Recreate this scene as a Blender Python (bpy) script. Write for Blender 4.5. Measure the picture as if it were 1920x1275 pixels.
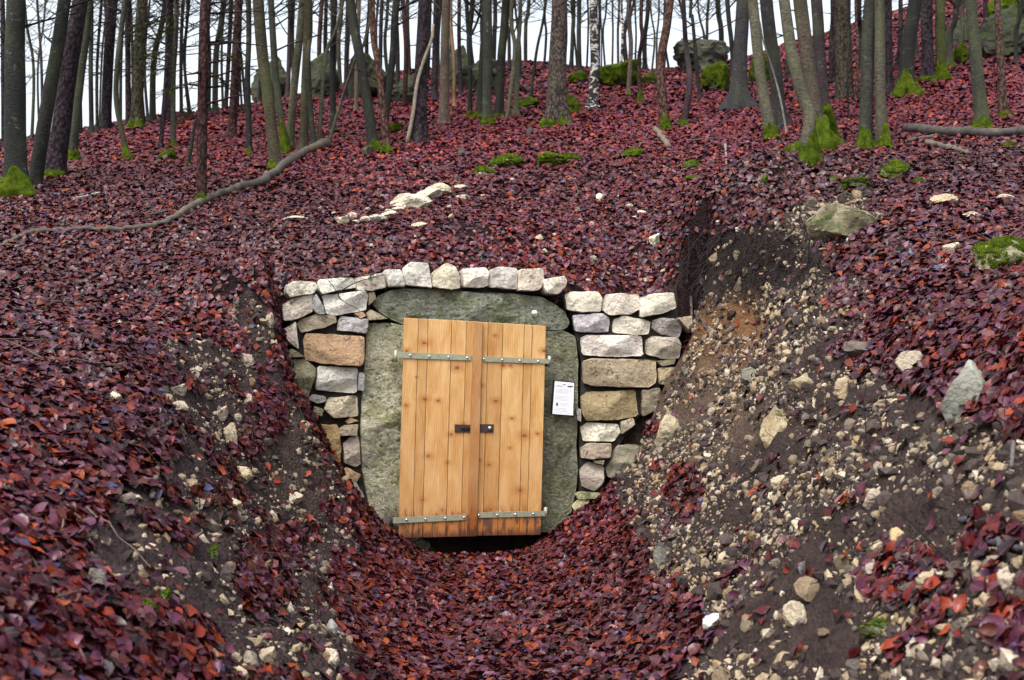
import bpy, bmesh, math, random
import numpy as np
from mathutils import Vector, Matrix

for o in list(bpy.data.objects):
    bpy.data.objects.remove(o)
sc = bpy.context.scene
C = sc.collection
RNG = np.random.default_rng(7)
random.seed(7)

# ------------------------------------------------------------------ camera
FPX = 2000.0            # focal length in pixels of the 1920 px wide photograph
PITCH, ROLL = math.radians(3.6), math.radians(1.3)
CAM = np.array([0.0, 0.0, 1.6])
fwd = np.array([0, math.cos(PITCH), math.sin(PITCH)])
up0 = np.array([0, -math.sin(PITCH), math.cos(PITCH)])
r0 = np.array([1.0, 0, 0])
right = math.cos(ROLL) * r0 + math.sin(ROLL) * up0
upv = -math.sin(ROLL) * r0 + math.cos(ROLL) * up0
cd = bpy.data.cameras.new('camera')
cam = bpy.data.objects.new('camera', cd)
C.objects.link(cam)
M4 = Matrix.Identity(4)
for i in range(3):
    M4[i][0], M4[i][1], M4[i][2], M4[i][3] = right[i], upv[i], -fwd[i], CAM[i]
cam.matrix_world = M4
cd.sensor_width = 36.0
cd.lens = 36.0 * FPX / 1920.0
cd.clip_start = 0.05
cd.clip_end = 500.0
cd.dof.use_dof = True
cd.dof.focus_distance = 8.2
cd.dof.aperture_fstop = 3.2
sc.camera = cam

# ------------------------------------------------------------------ sky, sun, exposure
SUN_EL, SUN_AZ = math.radians(58), math.radians(215)      # azimuth clockwise from +Y
w = bpy.data.worlds.new('World')
sc.world = w
w.use_nodes = True
nt = w.node_tree
sky = nt.nodes.new('ShaderNodeTexSky')
sky.sky_type = 'NISHITA'
sky.sun_disc = False
sky.sun_elevation = SUN_EL
sky.sun_rotation = SUN_AZ
sky.air_density = 1.6
sky.dust_density = 6.0
sky.ozone_density = 2.0
hs = nt.nodes.new('ShaderNodeHueSaturation')
hs.inputs['Saturation'].default_value = 0.40
hs.inputs['Value'].default_value = 1.0
nt.links.new(sky.outputs[0], hs.inputs['Color'])
bg = nt.nodes['Background']
nt.links.new(hs.outputs[0], bg.inputs[0])
bg.inputs[1].default_value = 0.15
sd = bpy.data.lights.new('sun', 'SUN')
sd.energy = 0.7
sd.angle = math.radians(25)
sd.color = (1.0, 0.96, 0.94)
sun = bpy.data.objects.new('sun', sd)
C.objects.link(sun)
sdir = Vector((math.sin(SUN_AZ) * math.cos(SUN_EL), math.cos(SUN_AZ) * math.cos(SUN_EL), math.sin(SUN_EL)))
sun.rotation_euler = sdir.to_track_quat('Z', 'Y').to_euler()
sun.location = (0, -5, 20)
vs = sc.view_settings
vs.view_transform = 'Standard'
vs.look = 'None'
vs.gamma = 1.0
vs.use_curve_mapping = False
vs.exposure = 1.3
sc.cycles.max_bounces = 5
sc.cycles.diffuse_bounces = 2
sc.cycles.glossy_bounces = 2

# ------------------------------------------------------------------ helpers: pixels, noise
def ray(px, py):
    d = fwd + (px - 960.0) / FPX * right + (637.5 - py) / FPX * upv
    return d / d[1]
def at(px, py, Y):
    return CAM + ray(px, py) * Y
def project(P):
    q = P - CAM
    z = q @ fwd
    z = np.where(z > 0.05, z, 0.05)
    return 960 + FPX * (q @ right) / z, 637.5 - FPX * (q @ upv) / z

def _h(ix, iy, iz, seed):
    n = (ix.astype(np.int64) * 374761393 + iy.astype(np.int64) * 668265263 + iz.astype(np.int64) * 2147483647 + seed * 974634777) & 0xffffffff
    n = ((n ^ (n >> 13)) * 1274126177) & 0xffffffff
    n = (n ^ (n >> 16)) & 0xffffff
    return n / float(0xffffff)
def vnoise(x, y, z=None, seed=0):
    x = np.asarray(x, float); y = np.asarray(y, float)
    z = np.zeros_like(x) if z is None else np.asarray(z, float)
    ix, iy, iz = np.floor(x), np.floor(y), np.floor(z)
    fx, fy, fz = x - ix, y - iy, z - iz
    fx, fy, fz = [f * f * (3 - 2 * f) for f in (fx, fy, fz)]
    def c(a, b, d): return _h(ix + a, iy + b, iz + d, seed)
    x00 = c(0,0,0) * (1 - fx) + c(1,0,0) * fx
    x10 = c(0,1,0) * (1 - fx) + c(1,1,0) * fx
    x01 = c(0,0,1) * (1 - fx) + c(1,0,1) * fx
    x11 = c(0,1,1) * (1 - fx) + c(1,1,1) * fx
    return (x00 * (1 - fy) + x10 * fy) * (1 - fz) + (x01 * (1 - fy) + x11 * fy) * fz
def fbm(x, y, z=None, seed=0, octv=4):
    s, a, t = 0, 1.0, 0
    x = np.asarray(x, float); y = np.asarray(y, float)
    z = None if z is None else np.asarray(z, float)
    for k in range(octv):
        s = s + a * vnoise(x * 2**k, y * 2**k, None if z is None else z * 2**k, seed + k * 17)
        t += a; a *= 0.5
    return s / t
def sstep(a, b, x):
    t = np.clip((x - a) / (b - a), 0, 1)
    return t * t * (3 - 2 * t)
def inpoly(poly, px, py):
    px = np.asarray(px, float); py = np.asarray(py, float)
    r = np.zeros(px.shape, bool)
    n = len(poly)
    for i in range(n):
        x1, y1 = poly[i]; x2, y2 = poly[(i + 1) % n]
        if y1 == y2: continue
        c = ((y1 > py) != (y2 > py)) & (px < (x2 - x1) * (py - y1) / (y2 - y1) + x1)
        r ^= c
    return r

# ------------------------------------------------------------------ helpers: meshes, tags
def link(name, me, mat=None, parent=None, loc=None):
    o = bpy.data.objects.new(name, me)
    C.objects.link(o)
    if mat is not None and me is not None and not me.materials:
        me.materials.append(mat)
    if parent is not None: o.parent = parent
    if loc is not None: o.location = loc
    return o
def mesh(name, V, F, smooth=True):
    me = bpy.data.meshes.new(name)
    me.from_pydata([tuple(map(float, v)) for v in V], [], [tuple(map(int, f)) for f in F])
    if smooth: me.polygons.foreach_set('use_smooth', [True] * len(me.polygons))
    me.update()
    return me
def trimesh(name, V, T, col=None, smooth=False, uv=None):
    V = np.ascontiguousarray(V, np.float32); T = np.ascontiguousarray(T, np.int32)
    me = bpy.data.meshes.new(name)
    k = T.shape[1]
    me.vertices.add(len(V)); me.vertices.foreach_set('co', V.ravel())
    me.loops.add(T.size); me.loops.foreach_set('vertex_index', T.ravel())
    me.polygons.add(len(T)); me.polygons.foreach_set('loop_start', np.arange(0, T.size, k, dtype=np.int32))
    me.polygons.foreach_set('use_smooth', np.full(len(T), smooth))
    if col is not None:
        a = me.attributes.new('col', 'FLOAT_COLOR', 'POINT')
        c4 = np.ones((len(V), 4), np.float32); c4[:, :col.shape[1]] = col
        a.data.foreach_set('color', c4.ravel())
    if uv is not None:
        a = me.attributes.new('luv', 'FLOAT2', 'POINT')
        a.data.foreach_set('vector', np.ascontiguousarray(uv, np.float32).ravel())
    me.update(calc_edges=True)
    return me
LABELS = {}
def tag(o, label=None, cat=None, group=None, kind=None):
    if label: o['label'] = label
    if cat: o['category'] = cat
    if group: o['group'] = group
    if kind: o['kind'] = kind
    return o
def empty(name, loc):
    o = bpy.data.objects.new(name, None)
    o.empty_display_size = 0.1
    C.objects.link(o); o.location = loc
    return o

# ------------------------------------------------------------------ helpers: materials
class NB:
    def __init__(s, name):
        s.m = bpy.data.materials.new(name); s.m.use_nodes = True
        s.t = s.m.node_tree; s.b = s.t.nodes['Principled BSDF']
    def n(s, typ, **kw):
        o = s.t.nodes.new('ShaderNode' + typ)
        for k, v in kw.items():
            if hasattr(o, k) and not k[0].isupper(): setattr(o, k, v)
        return o
    def put(s, sock, v):
        if isinstance(v, bpy.types.NodeSocket): s.t.links.new(v, sock)
        elif isinstance(v, (tuple, list)) and len(v) == 3 and sock.type == 'RGBA': sock.default_value = (*v, 1)
        else: sock.default_value = v
    def noise(s, scale, detail=4, rough=0.6, vec=None, dist=0.0, out=0):
        o = s.n('TexNoise'); o.inputs['Scale'].default_value = scale; o.inputs['Detail'].default_value = detail
        o.inputs['Roughness'].default_value = rough; o.inputs['Distortion'].default_value = dist
        if vec is not None: s.put(o.inputs['Vector'], vec)
        return o.outputs[out]
    def voro(s, scale, vec=None, feature='F1', out='Distance'):
        o = s.n('TexVoronoi'); o.feature = feature; o.inputs['Scale'].default_value = scale
        if vec is not None: s.put(o.inputs['Vector'], vec)
        return o.outputs[out]
    def ramp(s, fac, stops):
        o = s.n('ValToRGB'); e = o.color_ramp.elements
        while len(e) < len(stops): e.new(0.5)
        for el, (p, c) in zip(e, stops):
            el.position = p; el.color = (*c, 1) if len(c) == 3 else c
        s.put(o.inputs[0], fac); return o.outputs[0]
    def sm(s, fac, a, b):
        o = s.n('MapRange'); o.interpolation_type = 'SMOOTHSTEP'
        s.put(o.inputs[0], fac); o.inputs[1].default_value = a; o.inputs[2].default_value = b
        return o.outputs[0]
    def mix(s, fac, a, b, mode='MIX'):
        o = s.n('Mix'); o.data_type = 'RGBA'; o.blend_type = mode
        s.put(o.inputs[0], fac); s.put(o.inputs[6], a); s.put(o.inputs[7], b); return o.outputs[2]
    def math(s, op, a, b=0.0):
        o = s.n('Math'); o.operation = op; s.put(o.inputs[0], a); s.put(o.inputs[1], b); return o.outputs[0]
    def vmul(s, v, k):
        o = s.n('VectorMath'); o.operation = 'MULTIPLY'; s.put(o.inputs[0], v); o.inputs[1].default_value = k; return o.outputs[0]
    def vadd(s, v, k):
        o = s.n('VectorMath'); o.operation = 'ADD'; s.put(o.inputs[0], v); s.put(o.inputs[1], k); return o.outputs[0]
    def attr(s, name, out='Color'):
        o = s.n('Attribute'); o.attribute_name = name; return o.outputs[out]
    def objcol(s): return s.n('ObjectInfo').outputs['Color']
    def objrand(s): return s.n('ObjectInfo').outputs['Random']
    def pos(s): return s.n('NewGeometry').outputs['Position']
    def obj(s): return s.n('TexCoord').outputs['Object']
    def up(s):
        o = s.n('SeparateXYZ'); s.put(o.inputs[0], s.n('NewGeometry').outputs['Normal']); return o.outputs[2]
    def fin(s, col, rough=0.7, bump=None, bstr=0.5, bdist=0.01, spec=0.4, metal=0.0):
        s.put(s.b.inputs['Base Color'], col); s.put(s.b.inputs['Roughness'], rough)
        s.put(s.b.inputs['Specular IOR Level'], spec); s.b.inputs['Metallic'].default_value = metal
        if bump is not None:
            o = s.n('Bump'); o.inputs['Strength'].default_value = bstr; o.inputs['Distance'].default_value = bdist
            s.put(o.inputs['Height'], bump); s.put(s.b.inputs['Normal'], o.outputs[0])
        return s.m

def m_soil():
    b = NB('soil'); p = b.pos()
    n1 = b.noise(9, 6, 0.7, p); n2 = b.noise(60, 4, 0.7, p); n3 = b.voro(45, p)
    c = b.mix(1.0, b.attr('col'), b.ramp(n1, [(0.3, (0.55, 0.52, 0.55)), (0.7, (1.4, 1.35, 1.3))]), 'MULTIPLY')
    c = b.mix(b.sm(n2, 0.62, 0.75), c, b.mix(0.5, c, (0.16, 0.12, 0.085)))
    h = b.math('ADD', b.math('MULTIPLY', n2, 0.6), b.math('ADD', n1, b.math('MULTIPLY', n3, -0.5)))
    return b.fin(c, 0.85, h, 1.0, 0.04, 0.12)
def m_leaf():
    b = NB('leaf_litter')
    c = b.attr('col'); uv = b.attr('luv', 'Vector')
    s = b.n('SeparateXYZ'); b.put(s.inputs[0], uv)
    ab = b.math('ABSOLUTE', s.outputs[0])
    v = b.math('SINE', b.math('MULTIPLY', b.math('SUBTRACT', s.outputs[1], b.math('MULTIPLY', ab, 0.6)), 42.0))
    n = b.noise(55, 3, 0.6, b.pos())
    c2 = b.mix(b.sm(n, 0.5, 0.72), c, b.mix(0.55, c, (0.014, 0.002, 0.004)))
    c2 = b.mix(b.sm(ab, 0.05, 0.0), c2, b.mix(0.35, c2, (0.16, 0.06, 0.04)))
    dry = b.attr('col', 'Alpha')
    rg = b.math('ADD', b.sm(n, 0.3, 0.7), 0.0); rg = b.math('ADD', b.math('MULTIPLY', rg, 0.24), b.math('ADD', 0.24, b.math('MULTIPLY', dry, 0.34)))
    spc = b.math('SUBTRACT', 0.31, b.math('MULTIPLY', dry, 0.19))
    return b.fin(c2, rg, v, 0.06, 0.003, spc)
def m_leafone():
    b = NB('leaf_single')
    c = b.objcol(); o = b.obj()
    s = b.n('SeparateXYZ'); b.put(s.inputs[0], o)
    ab = b.math('ABSOLUTE', s.outputs[0])
    v = b.math('SINE', b.math('MULTIPLY', b.math('SUBTRACT', s.outputs[1], b.math('MULTIPLY', ab, 0.7)), 700.0))
    n = b.noise(60, 3, 0.6, b.pos())
    c2 = b.mix(b.sm(n, 0.5, 0.72), c, b.mix(0.5, c, (0.02, 0.008, 0.01)))
    c2 = b.mix(b.sm(ab, 0.002, 0.0), c2, b.mix(0.4, c2, (0.25, 0.12, 0.07)))
    return b.fin(c2, b.ramp(n, [(0.3, (0.28,) * 3), (0.7, (0.5,) * 3)]), v, 0.07, 0.002, 0.34)
def m_stone(name, mossamt=0.0, rough=0.8, dark=0.55, scale=1.0):
    b = NB(name); p = b.pos(); c = b.objcol()
    n1 = b.noise(7 * scale, 6, 0.65, p); n2 = b.noise(38 * scale, 5, 0.7, p); n3 = b.noise(2.2 * scale, 4, 0.6, p)
    c = b.mix(1.0, c, b.ramp(n1, [(0.28, (0.62, 0.58, 0.54)), (0.5, (1.0, 0.98, 0.96)), (0.75, (1.12, 1.12, 1.12))]), 'MULTIPLY')
    c = b.mix(b.math('MULTIPLY', b.sm(n2, 0.54, 0.66), dark), c, (0.10, 0.085, 0.075))
    ns = b.noise(9 * scale, 5, 0.75, b.vadd(b.vmul(p, (1, 1, 0.5)), (5.0, 2.0, 9.0)))
    c = b.mix(b.math('MULTIPLY', b.sm(ns, 0.56, 0.68), 0.55), c, b.mix(0.6, c, (0.05, 0.045, 0.05)))
    c = b.mix(b.math('MULTIPLY', b.sm(n3, 0.55, 0.75), 0.45), c, b.mix(0.5, c, (0.36, 0.22, 0.10)))
    vn = b.voro(5 * scale, b.vadd(p, b.vmul(b.noise(6, 3, 0.6, p, out=1), (0.25, 0.25, 0.25))), 'DISTANCE_TO_EDGE')
    ck = b.math('MULTIPLY', b.sm(vn, 0.018, 0.0), b.sm(n1, 0.52, 0.6))
    c = b.mix(b.math('MULTIPLY', ck, 0.8), c, (0.06, 0.05, 0.05))
    if mossamt > 0:
        mk = b.math('MULTIPLY', b.sm(b.noise(8, 5, 0.65, p), 0.62 - 0.28 * mossamt, 0.72 - 0.2 * mossamt), b.sm(b.up(), -0.4, 0.5))
        mc = b.ramp(n2, [(0.3, (0.008, 0.014, 0.003)), (0.7, (0.05, 0.072, 0.009))])
        c = b.mix(mk, c, mc)
    h = b.math('ADD', b.math('MULTIPLY', n1, 1.0), b.math('SUBTRACT', b.math('MULTIPLY', n2, 0.8), b.math('MULTIPLY', ck, 0.4)))
    return b.fin(c, rough, h, 0.95, 0.03, 0.25)
def m_jamb():
    b = NB('mossy_sandstone'); p = b.pos(); c = b.objcol()
    n1 = b.noise(5, 6, 0.7, p); n2 = b.noise(45, 5, 0.75, p); n3 = b.noise(2.6, 5, 0.7, p)
    c = b.mix(1.0, c, b.ramp(n2, [(0.3, (0.4, 0.4, 0.4)), (0.5, (0.95,) * 3), (0.7, (1.4, 1.4, 1.35))]), 'MULTIPLY')
    c = b.mix(b.math('MULTIPLY', b.sm(n1, 0.47, 0.62), 0.7), c, b.mix(1.0, b.objcol(), b.ramp(n2, [(0.3, (0.3, 0.33, 0.2)), (0.7, (0.75, 0.8, 0.45))]), 'MULTIPLY'))
    c = b.mix(b.math('MULTIPLY', b.sm(n3, 0.58, 0.70), 0.6), c, b.ramp(n2, [(0.32, (0.012, 0.014, 0.012)), (0.7, (0.09, 0.10, 0.075))]))
    nm = b.noise(6.5, 5, 0.7, b.vadd(p, (3.1, 7.7, 1.3)))
    c = b.mix(b.sm(nm, 0.63, 0.70), c, b.ramp(n2, [(0.3, (0.025, 0.05, 0.008)), (0.7, (0.09, 0.15, 0.02))]))
    n6 = b.noise(24, 8, 0.75, b.vmul(p, (1, 1, 1.6)), 0.6)
    vv = b.voro(26, b.vadd(p, b.vmul(b.noise(14, 4, 0.6, p, out=1), (0.12, 0.12, 0.12))))
    c = b.mix(b.math('MULTIPLY', b.sm(n6, 0.47, 0.36), 0.8), c, (0.03, 0.034, 0.018))  # pit dirt, deepened so the colour carries shade the bump relief lacks
    c = b.mix(b.math('MULTIPLY', b.sm(n6, 0.55, 0.66), 0.6), c, (0.48, 0.48, 0.39))  # pale lichen on bump crests, also painting the relief's lit side
    c = b.mix(b.math('MULTIPLY', b.sm(b.noise(3.4, 5, 0.65, b.vadd(p, (1.7, 4.4, 8.1))), 0.48, 0.62), 0.5), c, b.mix(0.5, c, (0.24, 0.25, 0.09)))
    h = b.math('ADD', b.math('ADD', b.math('MULTIPLY', n6, 2.2), n2), b.math('MULTIPLY', vv, 0.6))
    return b.fin(c, 0.9, h, 1.0, 0.05, 0.2)
def m_moss():
    b = NB('moss'); p = b.pos()
    n1 = b.noise(14, 5, 0.7, p); n2 = b.noise(110, 3, 0.7, p)
    c = b.ramp(n1, [(0.28, (0.018, 0.034, 0.002)), (0.5, (0.095, 0.145, 0.005)), (0.72, (0.23, 0.30, 0.012))])
    c = b.mix(b.sm(n2, 0.6, 0.4), c, b.mix(0.5, c, (0.02, 0.04, 0.005)))
    return b.fin(c, 0.95, b.math('ADD', n1, n2), 1.0, 0.06, 0.1)
def m_bark(name, kind):
    b = NB(name); p = b.pos(); c = b.objcol()
    if kind == 'beech':
        n1 = b.noise(3, 5, 0.6, b.vmul(p, (1, 1, 0.5))); n2 = b.noise(22, 5, 0.7, b.vmul(p, (1, 1, 2.2)))
        n3 = b.noise(6, 4, 0.6, b.vmul(p, (1, 1, 0.15)))
        c = b.mix(1.0, c, b.ramp(n2, [(0.3, (0.4,) * 3), (0.5, (0.9,) * 3), (0.72, (1.7,) * 3)]), 'MULTIPLY')
        n4 = b.noise(1.3, 5, 0.7, p)
        c = b.mix(1.0, c, b.ramp(n4, [(0.32, (0.55, 0.56, 0.6)), (0.68, (1.5, 1.45, 1.25))]), 'MULTIPLY')
        c = b.mix(b.math('MULTIPLY', b.sm(b.noise(9, 5, 0.7, p), 0.60, 0.68), 0.5), c, (0.13, 0.135, 0.115))
        c = b.mix(b.math('MULTIPLY', b.sm(n1, 0.48, 0.68), 0.7), c, b.mix(0.5, c, (0.07, 0.085, 0.03)))
        c = b.mix(b.math('MULTIPLY', b.sm(n3, 0.55, 0.7), 0.6), c, b.mix(0.6, c, (0.02, 0.018, 0.02)))
        return b.fin(c, 0.85, n2, 0.8, 0.02, 0.2)
    if kind == 'spruce':
        v = b.voro(30, b.vadd(b.vmul(p, (1, 1, 0.55)), b.vmul(b.noise(12, 3, 0.6, p, out=1), (0.06, 0.06, 0.06))))
        n1 = b.noise(4, 5, 0.7, b.vmul(p, (1, 1, 0.4))); n2 = b.noise(40, 4, 0.7, p)
        c = b.mix(1.0, c, b.ramp(v, [(0.1, (1.6,) * 3), (0.7, (0.3,) * 3)]), 'MULTIPLY')
        c = b.mix(b.math('MULTIPLY', b.sm(n1, 0.5, 0.7), 0.6), c, b.mix(0.5, c, (0.10, 0.10, 0.08)))
        return b.fin(c, 0.9, b.math('SUBTRACT', n2, v), 0.9, 0.02, 0.15)
    v = b.noise(3.5, 4, 0.6, b.vmul(p, (2.2, 2.2, 3.5)), 1.0)
    z = b.noise(14, 4, 0.6, b.vmul(p, (0.5, 0.5, 3)))
    c = b.mix(b.sm(v, 0.5, 0.58), (0.025, 0.022, 0.022), (0.5, 0.48, 0.45))
    c = b.mix(b.sm(z, 0.58, 0.66), c, (0.03, 0.025, 0.025))
    return b.fin(c, 0.8, v, 0.6, 0.02, 0.2)
def m_deadwood():
    b = NB('dead_wood'); p = b.pos(); c = b.objcol()
    n = b.noise(16, 5, 0.7, p); n2 = b.noise(3, 4, 0.6, p)
    c = b.mix(1.0, c, b.ramp(n, [(0.3, (0.5,) * 3), (0.7, (1.4,) * 3)]), 'MULTIPLY')
    c = b.mix(b.math('MULTIPLY', b.sm(n2, 0.5, 0.65), 0.6), c, b.mix(0.5, c, (0.16, 0.13, 0.06)))
    return b.fin(c, 0.8, n, 0.7, 0.01, 0.25)
KNOTS_L = [(0.05,.85,.9),(0.30,.89,1.0),(0.78,.78,1.2),(0.33,.63,1.0),(0.52,.625,.8),(0.06,.60,.7),(0.72,.47,.9),(0.40,.37,1.0),(0.68,.34,.6),(0.33,.17,.8),(0.62,.12,.6),(0.9,.52,.7),(.83,.09,1.0),(.2,.73,.4)]
KNOTS_R = [(0.30,.94,.6),(0.42,.80,.9),(0.52,.80,.6),(0.72,.82,1.3),(0.98,.88,.8),(0.33,.63,1.1),(0.56,.55,.7),(0.74,.47,1.3),(0.92,.48,.7),(0.54,.41,.5),(0.26,.33,.9),(0.70,.21,1.1),(0.30,.12,1.0),(.12,.70,.7),(.13,.35,.7)]
def m_pine(name, knots, tint):
    """pine boards; dpos = (across the leaf 0-1, up the leaf 0-1, board number)"""
    b = NB(name); d = b.attr('dpos', 'Vector')
    s = b.n('SeparateXYZ'); b.put(s.inputs[0], d)
    u, v, k = s.outputs
    # metres
    um = b.math('MULTIPLY', u, 0.62); vm = b.math('MULTIPLY', v, 1.9)
    cb = b.n('CombineXYZ'); b.put(cb.inputs[0], um); b.put(cb.inputs[1], vm); b.put(cb.inputs[2], b.math('MULTIPLY', k, 3.7))
    pv = cb.outputs[0]
    field = None
    for i, (ku, kv, ks) in enumerate(knots):
        dx = b.math('MULTIPLY', b.math('SUBTRACT', um, ku * 0.62), 1.0)
        dy = b.math('MULTIPLY', b.math('SUBTRACT', vm, kv * 1.9), 1.45)
        r = b.math('SQRT', b.math('ADD', b.math('MULTIPLY', dx, dx), b.math('MULTIPLY', dy, dy)))
        r = b.math('DIVIDE', r, 0.019 * ks)
        field = r if field is None else b.math('MINIMUM', field, r)
    wob = b.noise(60, 3, 0.6, pv)
    field = b.math('ADD', field, b.math('MULTIPLY', b.math('SUBTRACT', wob, 0.5), 1.2))
    near = b.math('DIVIDE', 1.0, b.math('ADD', field, 0.6))
    w1 = b.noise(4, 3, 0.5, b.vmul(pv, (1, 0.35, 1)))
    rings = b.math('SINE', b.math('ADD', b.math('MULTIPLY', um, 330.0), b.math('ADD', b.math('MULTIPLY', w1, 34.0), b.math('ADD', b.math('MULTIPLY', near, 5.0), b.math('MULTIPLY', k, 9.0)))))
    fine = b.noise(1, 3, 0.6, b.vmul(pv, (420, 9, 1)))
    broad = b.noise(1, 4, 0.6, b.vmul(pv, (9, 2.6, 1)))
    g = b.math('ADD', b.math('MULTIPLY', rings, 0.045), b.math('ADD', b.math('MULTIPLY', fine, 0.5), b.math('MULTIPLY', broad, 0.9)))
    base = b.ramp(g, [(0.42, (0.66, 0.45, 0.235)), (0.64, (0.58, 0.35, 0.145)), (0.92, (0.42, 0.195, 0.05))])
    wn = b.n('TexWhiteNoise'); wn.noise_dimensions = '1D'; b.put(wn.inputs[1], k)
    base = b.mix(1.0, base, b.ramp(wn.outputs[0], [(0.0, (0.84, 0.80, 0.74)), (1.0, (1.08, 1.08, 1.06))]), 'MULTIPLY')
    base = b.mix(b.math('MULTIPLY', b.sm(b.noise(1, 4, 0.65, b.vmul(pv, (16, 1.6, 1))), 0.54, 0.72), 0.4), base, (0.42, 0.16, 0.035))
    base = b.mix(b.math('MULTIPLY', b.sm(field, 4.6, 1.0), 0.55), base, (0.36, 0.11, 0.024))
    base = b.mix(b.math('MULTIPLY', b.sm(field, 1.25, 0.6), 0.85), base, (0.17, 0.055, 0.02))
    # rain-splash staining at the foot and weathering along the lower third
    dn = b.noise(1, 4, 0.7, b.vmul(pv, (38, 7, 1)))
    foot = b.math('ADD', b.math('MULTIPLY', v, -1.0), b.math('MULTIPLY', dn, 0.09))
    base = b.mix(b.math('MULTIPLY', b.sm(foot, -0.75, 0.05), 0.32), base, (0.40, 0.17, 0.06))
    base = b.mix(b.math('MULTIPLY', b.sm(foot, -0.085, -0.03), 0.75), base, b.mix(dn, (0.46, 0.15, 0.02), (0.20, 0.055, 0.014)))
    st = b.noise(1, 4, 0.7, b.vmul(b.vadd(pv, (4.0, 2.0, 0.0)), (26, 5, 1)))
    base = b.mix(b.math('MULTIPLY', b.math('MULTIPLY', b.sm(foot, -0.12, -0.03), b.sm(st, 0.47, 0.60)), 0.85), base, (0.07, 0.035, 0.03))
    base = b.mix(b.math('MULTIPLY', b.sm(foot, 0.0, 0.045), 0.8), base, (0.05, 0.018, 0.012))
    base = b.mix(1.0, base, tint, 'MULTIPLY')
    return b.fin(base, 0.55, b.math('ADD', fine, rings), 0.12, 0.003, 0.35)
def m_metal(name, col, rough=0.45, metal=0.7):
    b = NB(name); n = b.noise(30, 4, 0.7, b.pos())
    c = b.mix(b.sm(n, 0.45, 0.7), col, tuple(x * 0.72 for x in col))
    return b.fin(c, rough, n, 0.2, 0.003, 0.5, metal)
def m_plain(name, col, rough=0.6, var=0.25, sc_=20):
    b = NB(name); n = b.noise(sc_, 4, 0.65, b.pos())
    c = b.mix(b.sm(n, 0.35, 0.7), col, tuple(x * (1 - var) for x in col))
    return b.fin(c, rough, n, 0.3, 0.005, 0.3)
def m_gravel():
    b = NB('gravel'); n = b.noise(60, 3, 0.6, b.pos())
    c = b.mix(1.0, b.attr('col'), b.ramp(n, [(0.3, (0.55,) * 3), (0.7, (1.2,) * 3)]), 'MULTIPLY')
    return b.fin(c, 0.85, n, 0.4, 0.005, 0.25)

MAT = dict(soil=m_soil(), leaf=m_leaf(), leafone=m_leafone(), wall=m_stone('limestone_block', 0.0), capmoss=m_stone('limestone_moss', 0.35),
           rubble=m_stone('rubble_stone', 0.0, scale=2.2, dark=0.7), mossrock=m_stone('mossy_rock', 0.72, scale=1.0), jamb=m_jamb(), moss=m_moss(),
           beech=m_bark('beech_bark', 'beech'), spruce=m_bark('spruce_bark', 'spruce'), birch=m_bark('birch_bark', 'birch'),
           dead=m_deadwood(), pine_l=m_pine('pine_boards', KNOTS_L, (1, 1, 1)), pine_r=m_pine('pine_boards_second', KNOTS_R, (1, 1, 1)),
           strip=m_pine('weathered_strip', KNOTS_R[:6], (0.70, 0.60, 0.60)), zinc=m_metal('galvanised_strap', (0.34, 0.345, 0.25), 0.5, 0.4),
           bolt=m_metal('bolt_steel', (0.7, 0.72, 0.75), 0.25, 0.9), iron=m_metal('rusty_iron', (0.05, 0.03, 0.028), 0.7, 0.3),
           paper=m_plain('sign_paper', (0.86, 0.87, 0.92), 0.35, 0.04, 6), black=m_plain('sign_black', (0.012, 0.012, 0.016), 0.5),
           ink=m_plain('sign_grey_ink', (0.45, 0.45, 0.48), 0.6, 0.1), ink2=m_plain('sign_dark_ink', (0.06, 0.04, 0.05), 0.6, 0.1),
           core=m_plain('wall_core', (0.05, 0.044, 0.04), 0.95, 0.6, 14), gravel=m_gravel(), needle=m_plain('green_needles', (0.10, 0.15, 0.03), 0.6, 0.4, 6),
           grass=m_plain('grass_blades', (0.09, 0.19, 0.035), 0.5, 0.4, 30), root=m_plain('dark_root', (0.018, 0.012, 0.012), 0.8, 0.4, 30))

# ------------------------------------------------------------------ terrain
TH1, TH2 = math.radians(18), math.radians(5)
P0 = at(885, 800, 9.2)
t1 = np.array([math.cos(TH1), math.sin(TH1), 0]); n1 = np.array([math.sin(TH1), -math.cos(TH1), 0])
t2 = np.array([math.cos(TH2), math.sin(TH2), 0]); n2 = np.array([math.sin(TH2), -math.cos(TH2), 0])
def hitplane(px, py, P, n, off=0.0):
    d = ray(px, py)
    t = ((P + n * off - CAM) @ n) / (d @ n)
    return CAM + d * t
P1 = hitplane(1083, 760, P0, n1)            # where the straighter stretch of wall begins
XL = hitplane(528, 600, P0, n1)[0]; XR = hitplane(1290, 600, P1, n2)[0]
def wall_y(X):
    a = P0[1] + (X - P0[0]) * math.tan(TH1)
    b = P1[1] + (X - P1[0]) * math.tan(TH2)
    return np.where(X < P1[0], a, b)
WORLD_ALL = [(0,-1,-1.55),(0,1.5,-1.55),(0,3.5,-1.53),(-6,-2,0.2),(6,-2,0.4),(-9,5,0.9),(9,5,1.8),(-3.2,0,-.1),(3.2,0,0.0),(-1.4,1.5,-.85),(1.5,1.5,-.85)]
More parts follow.
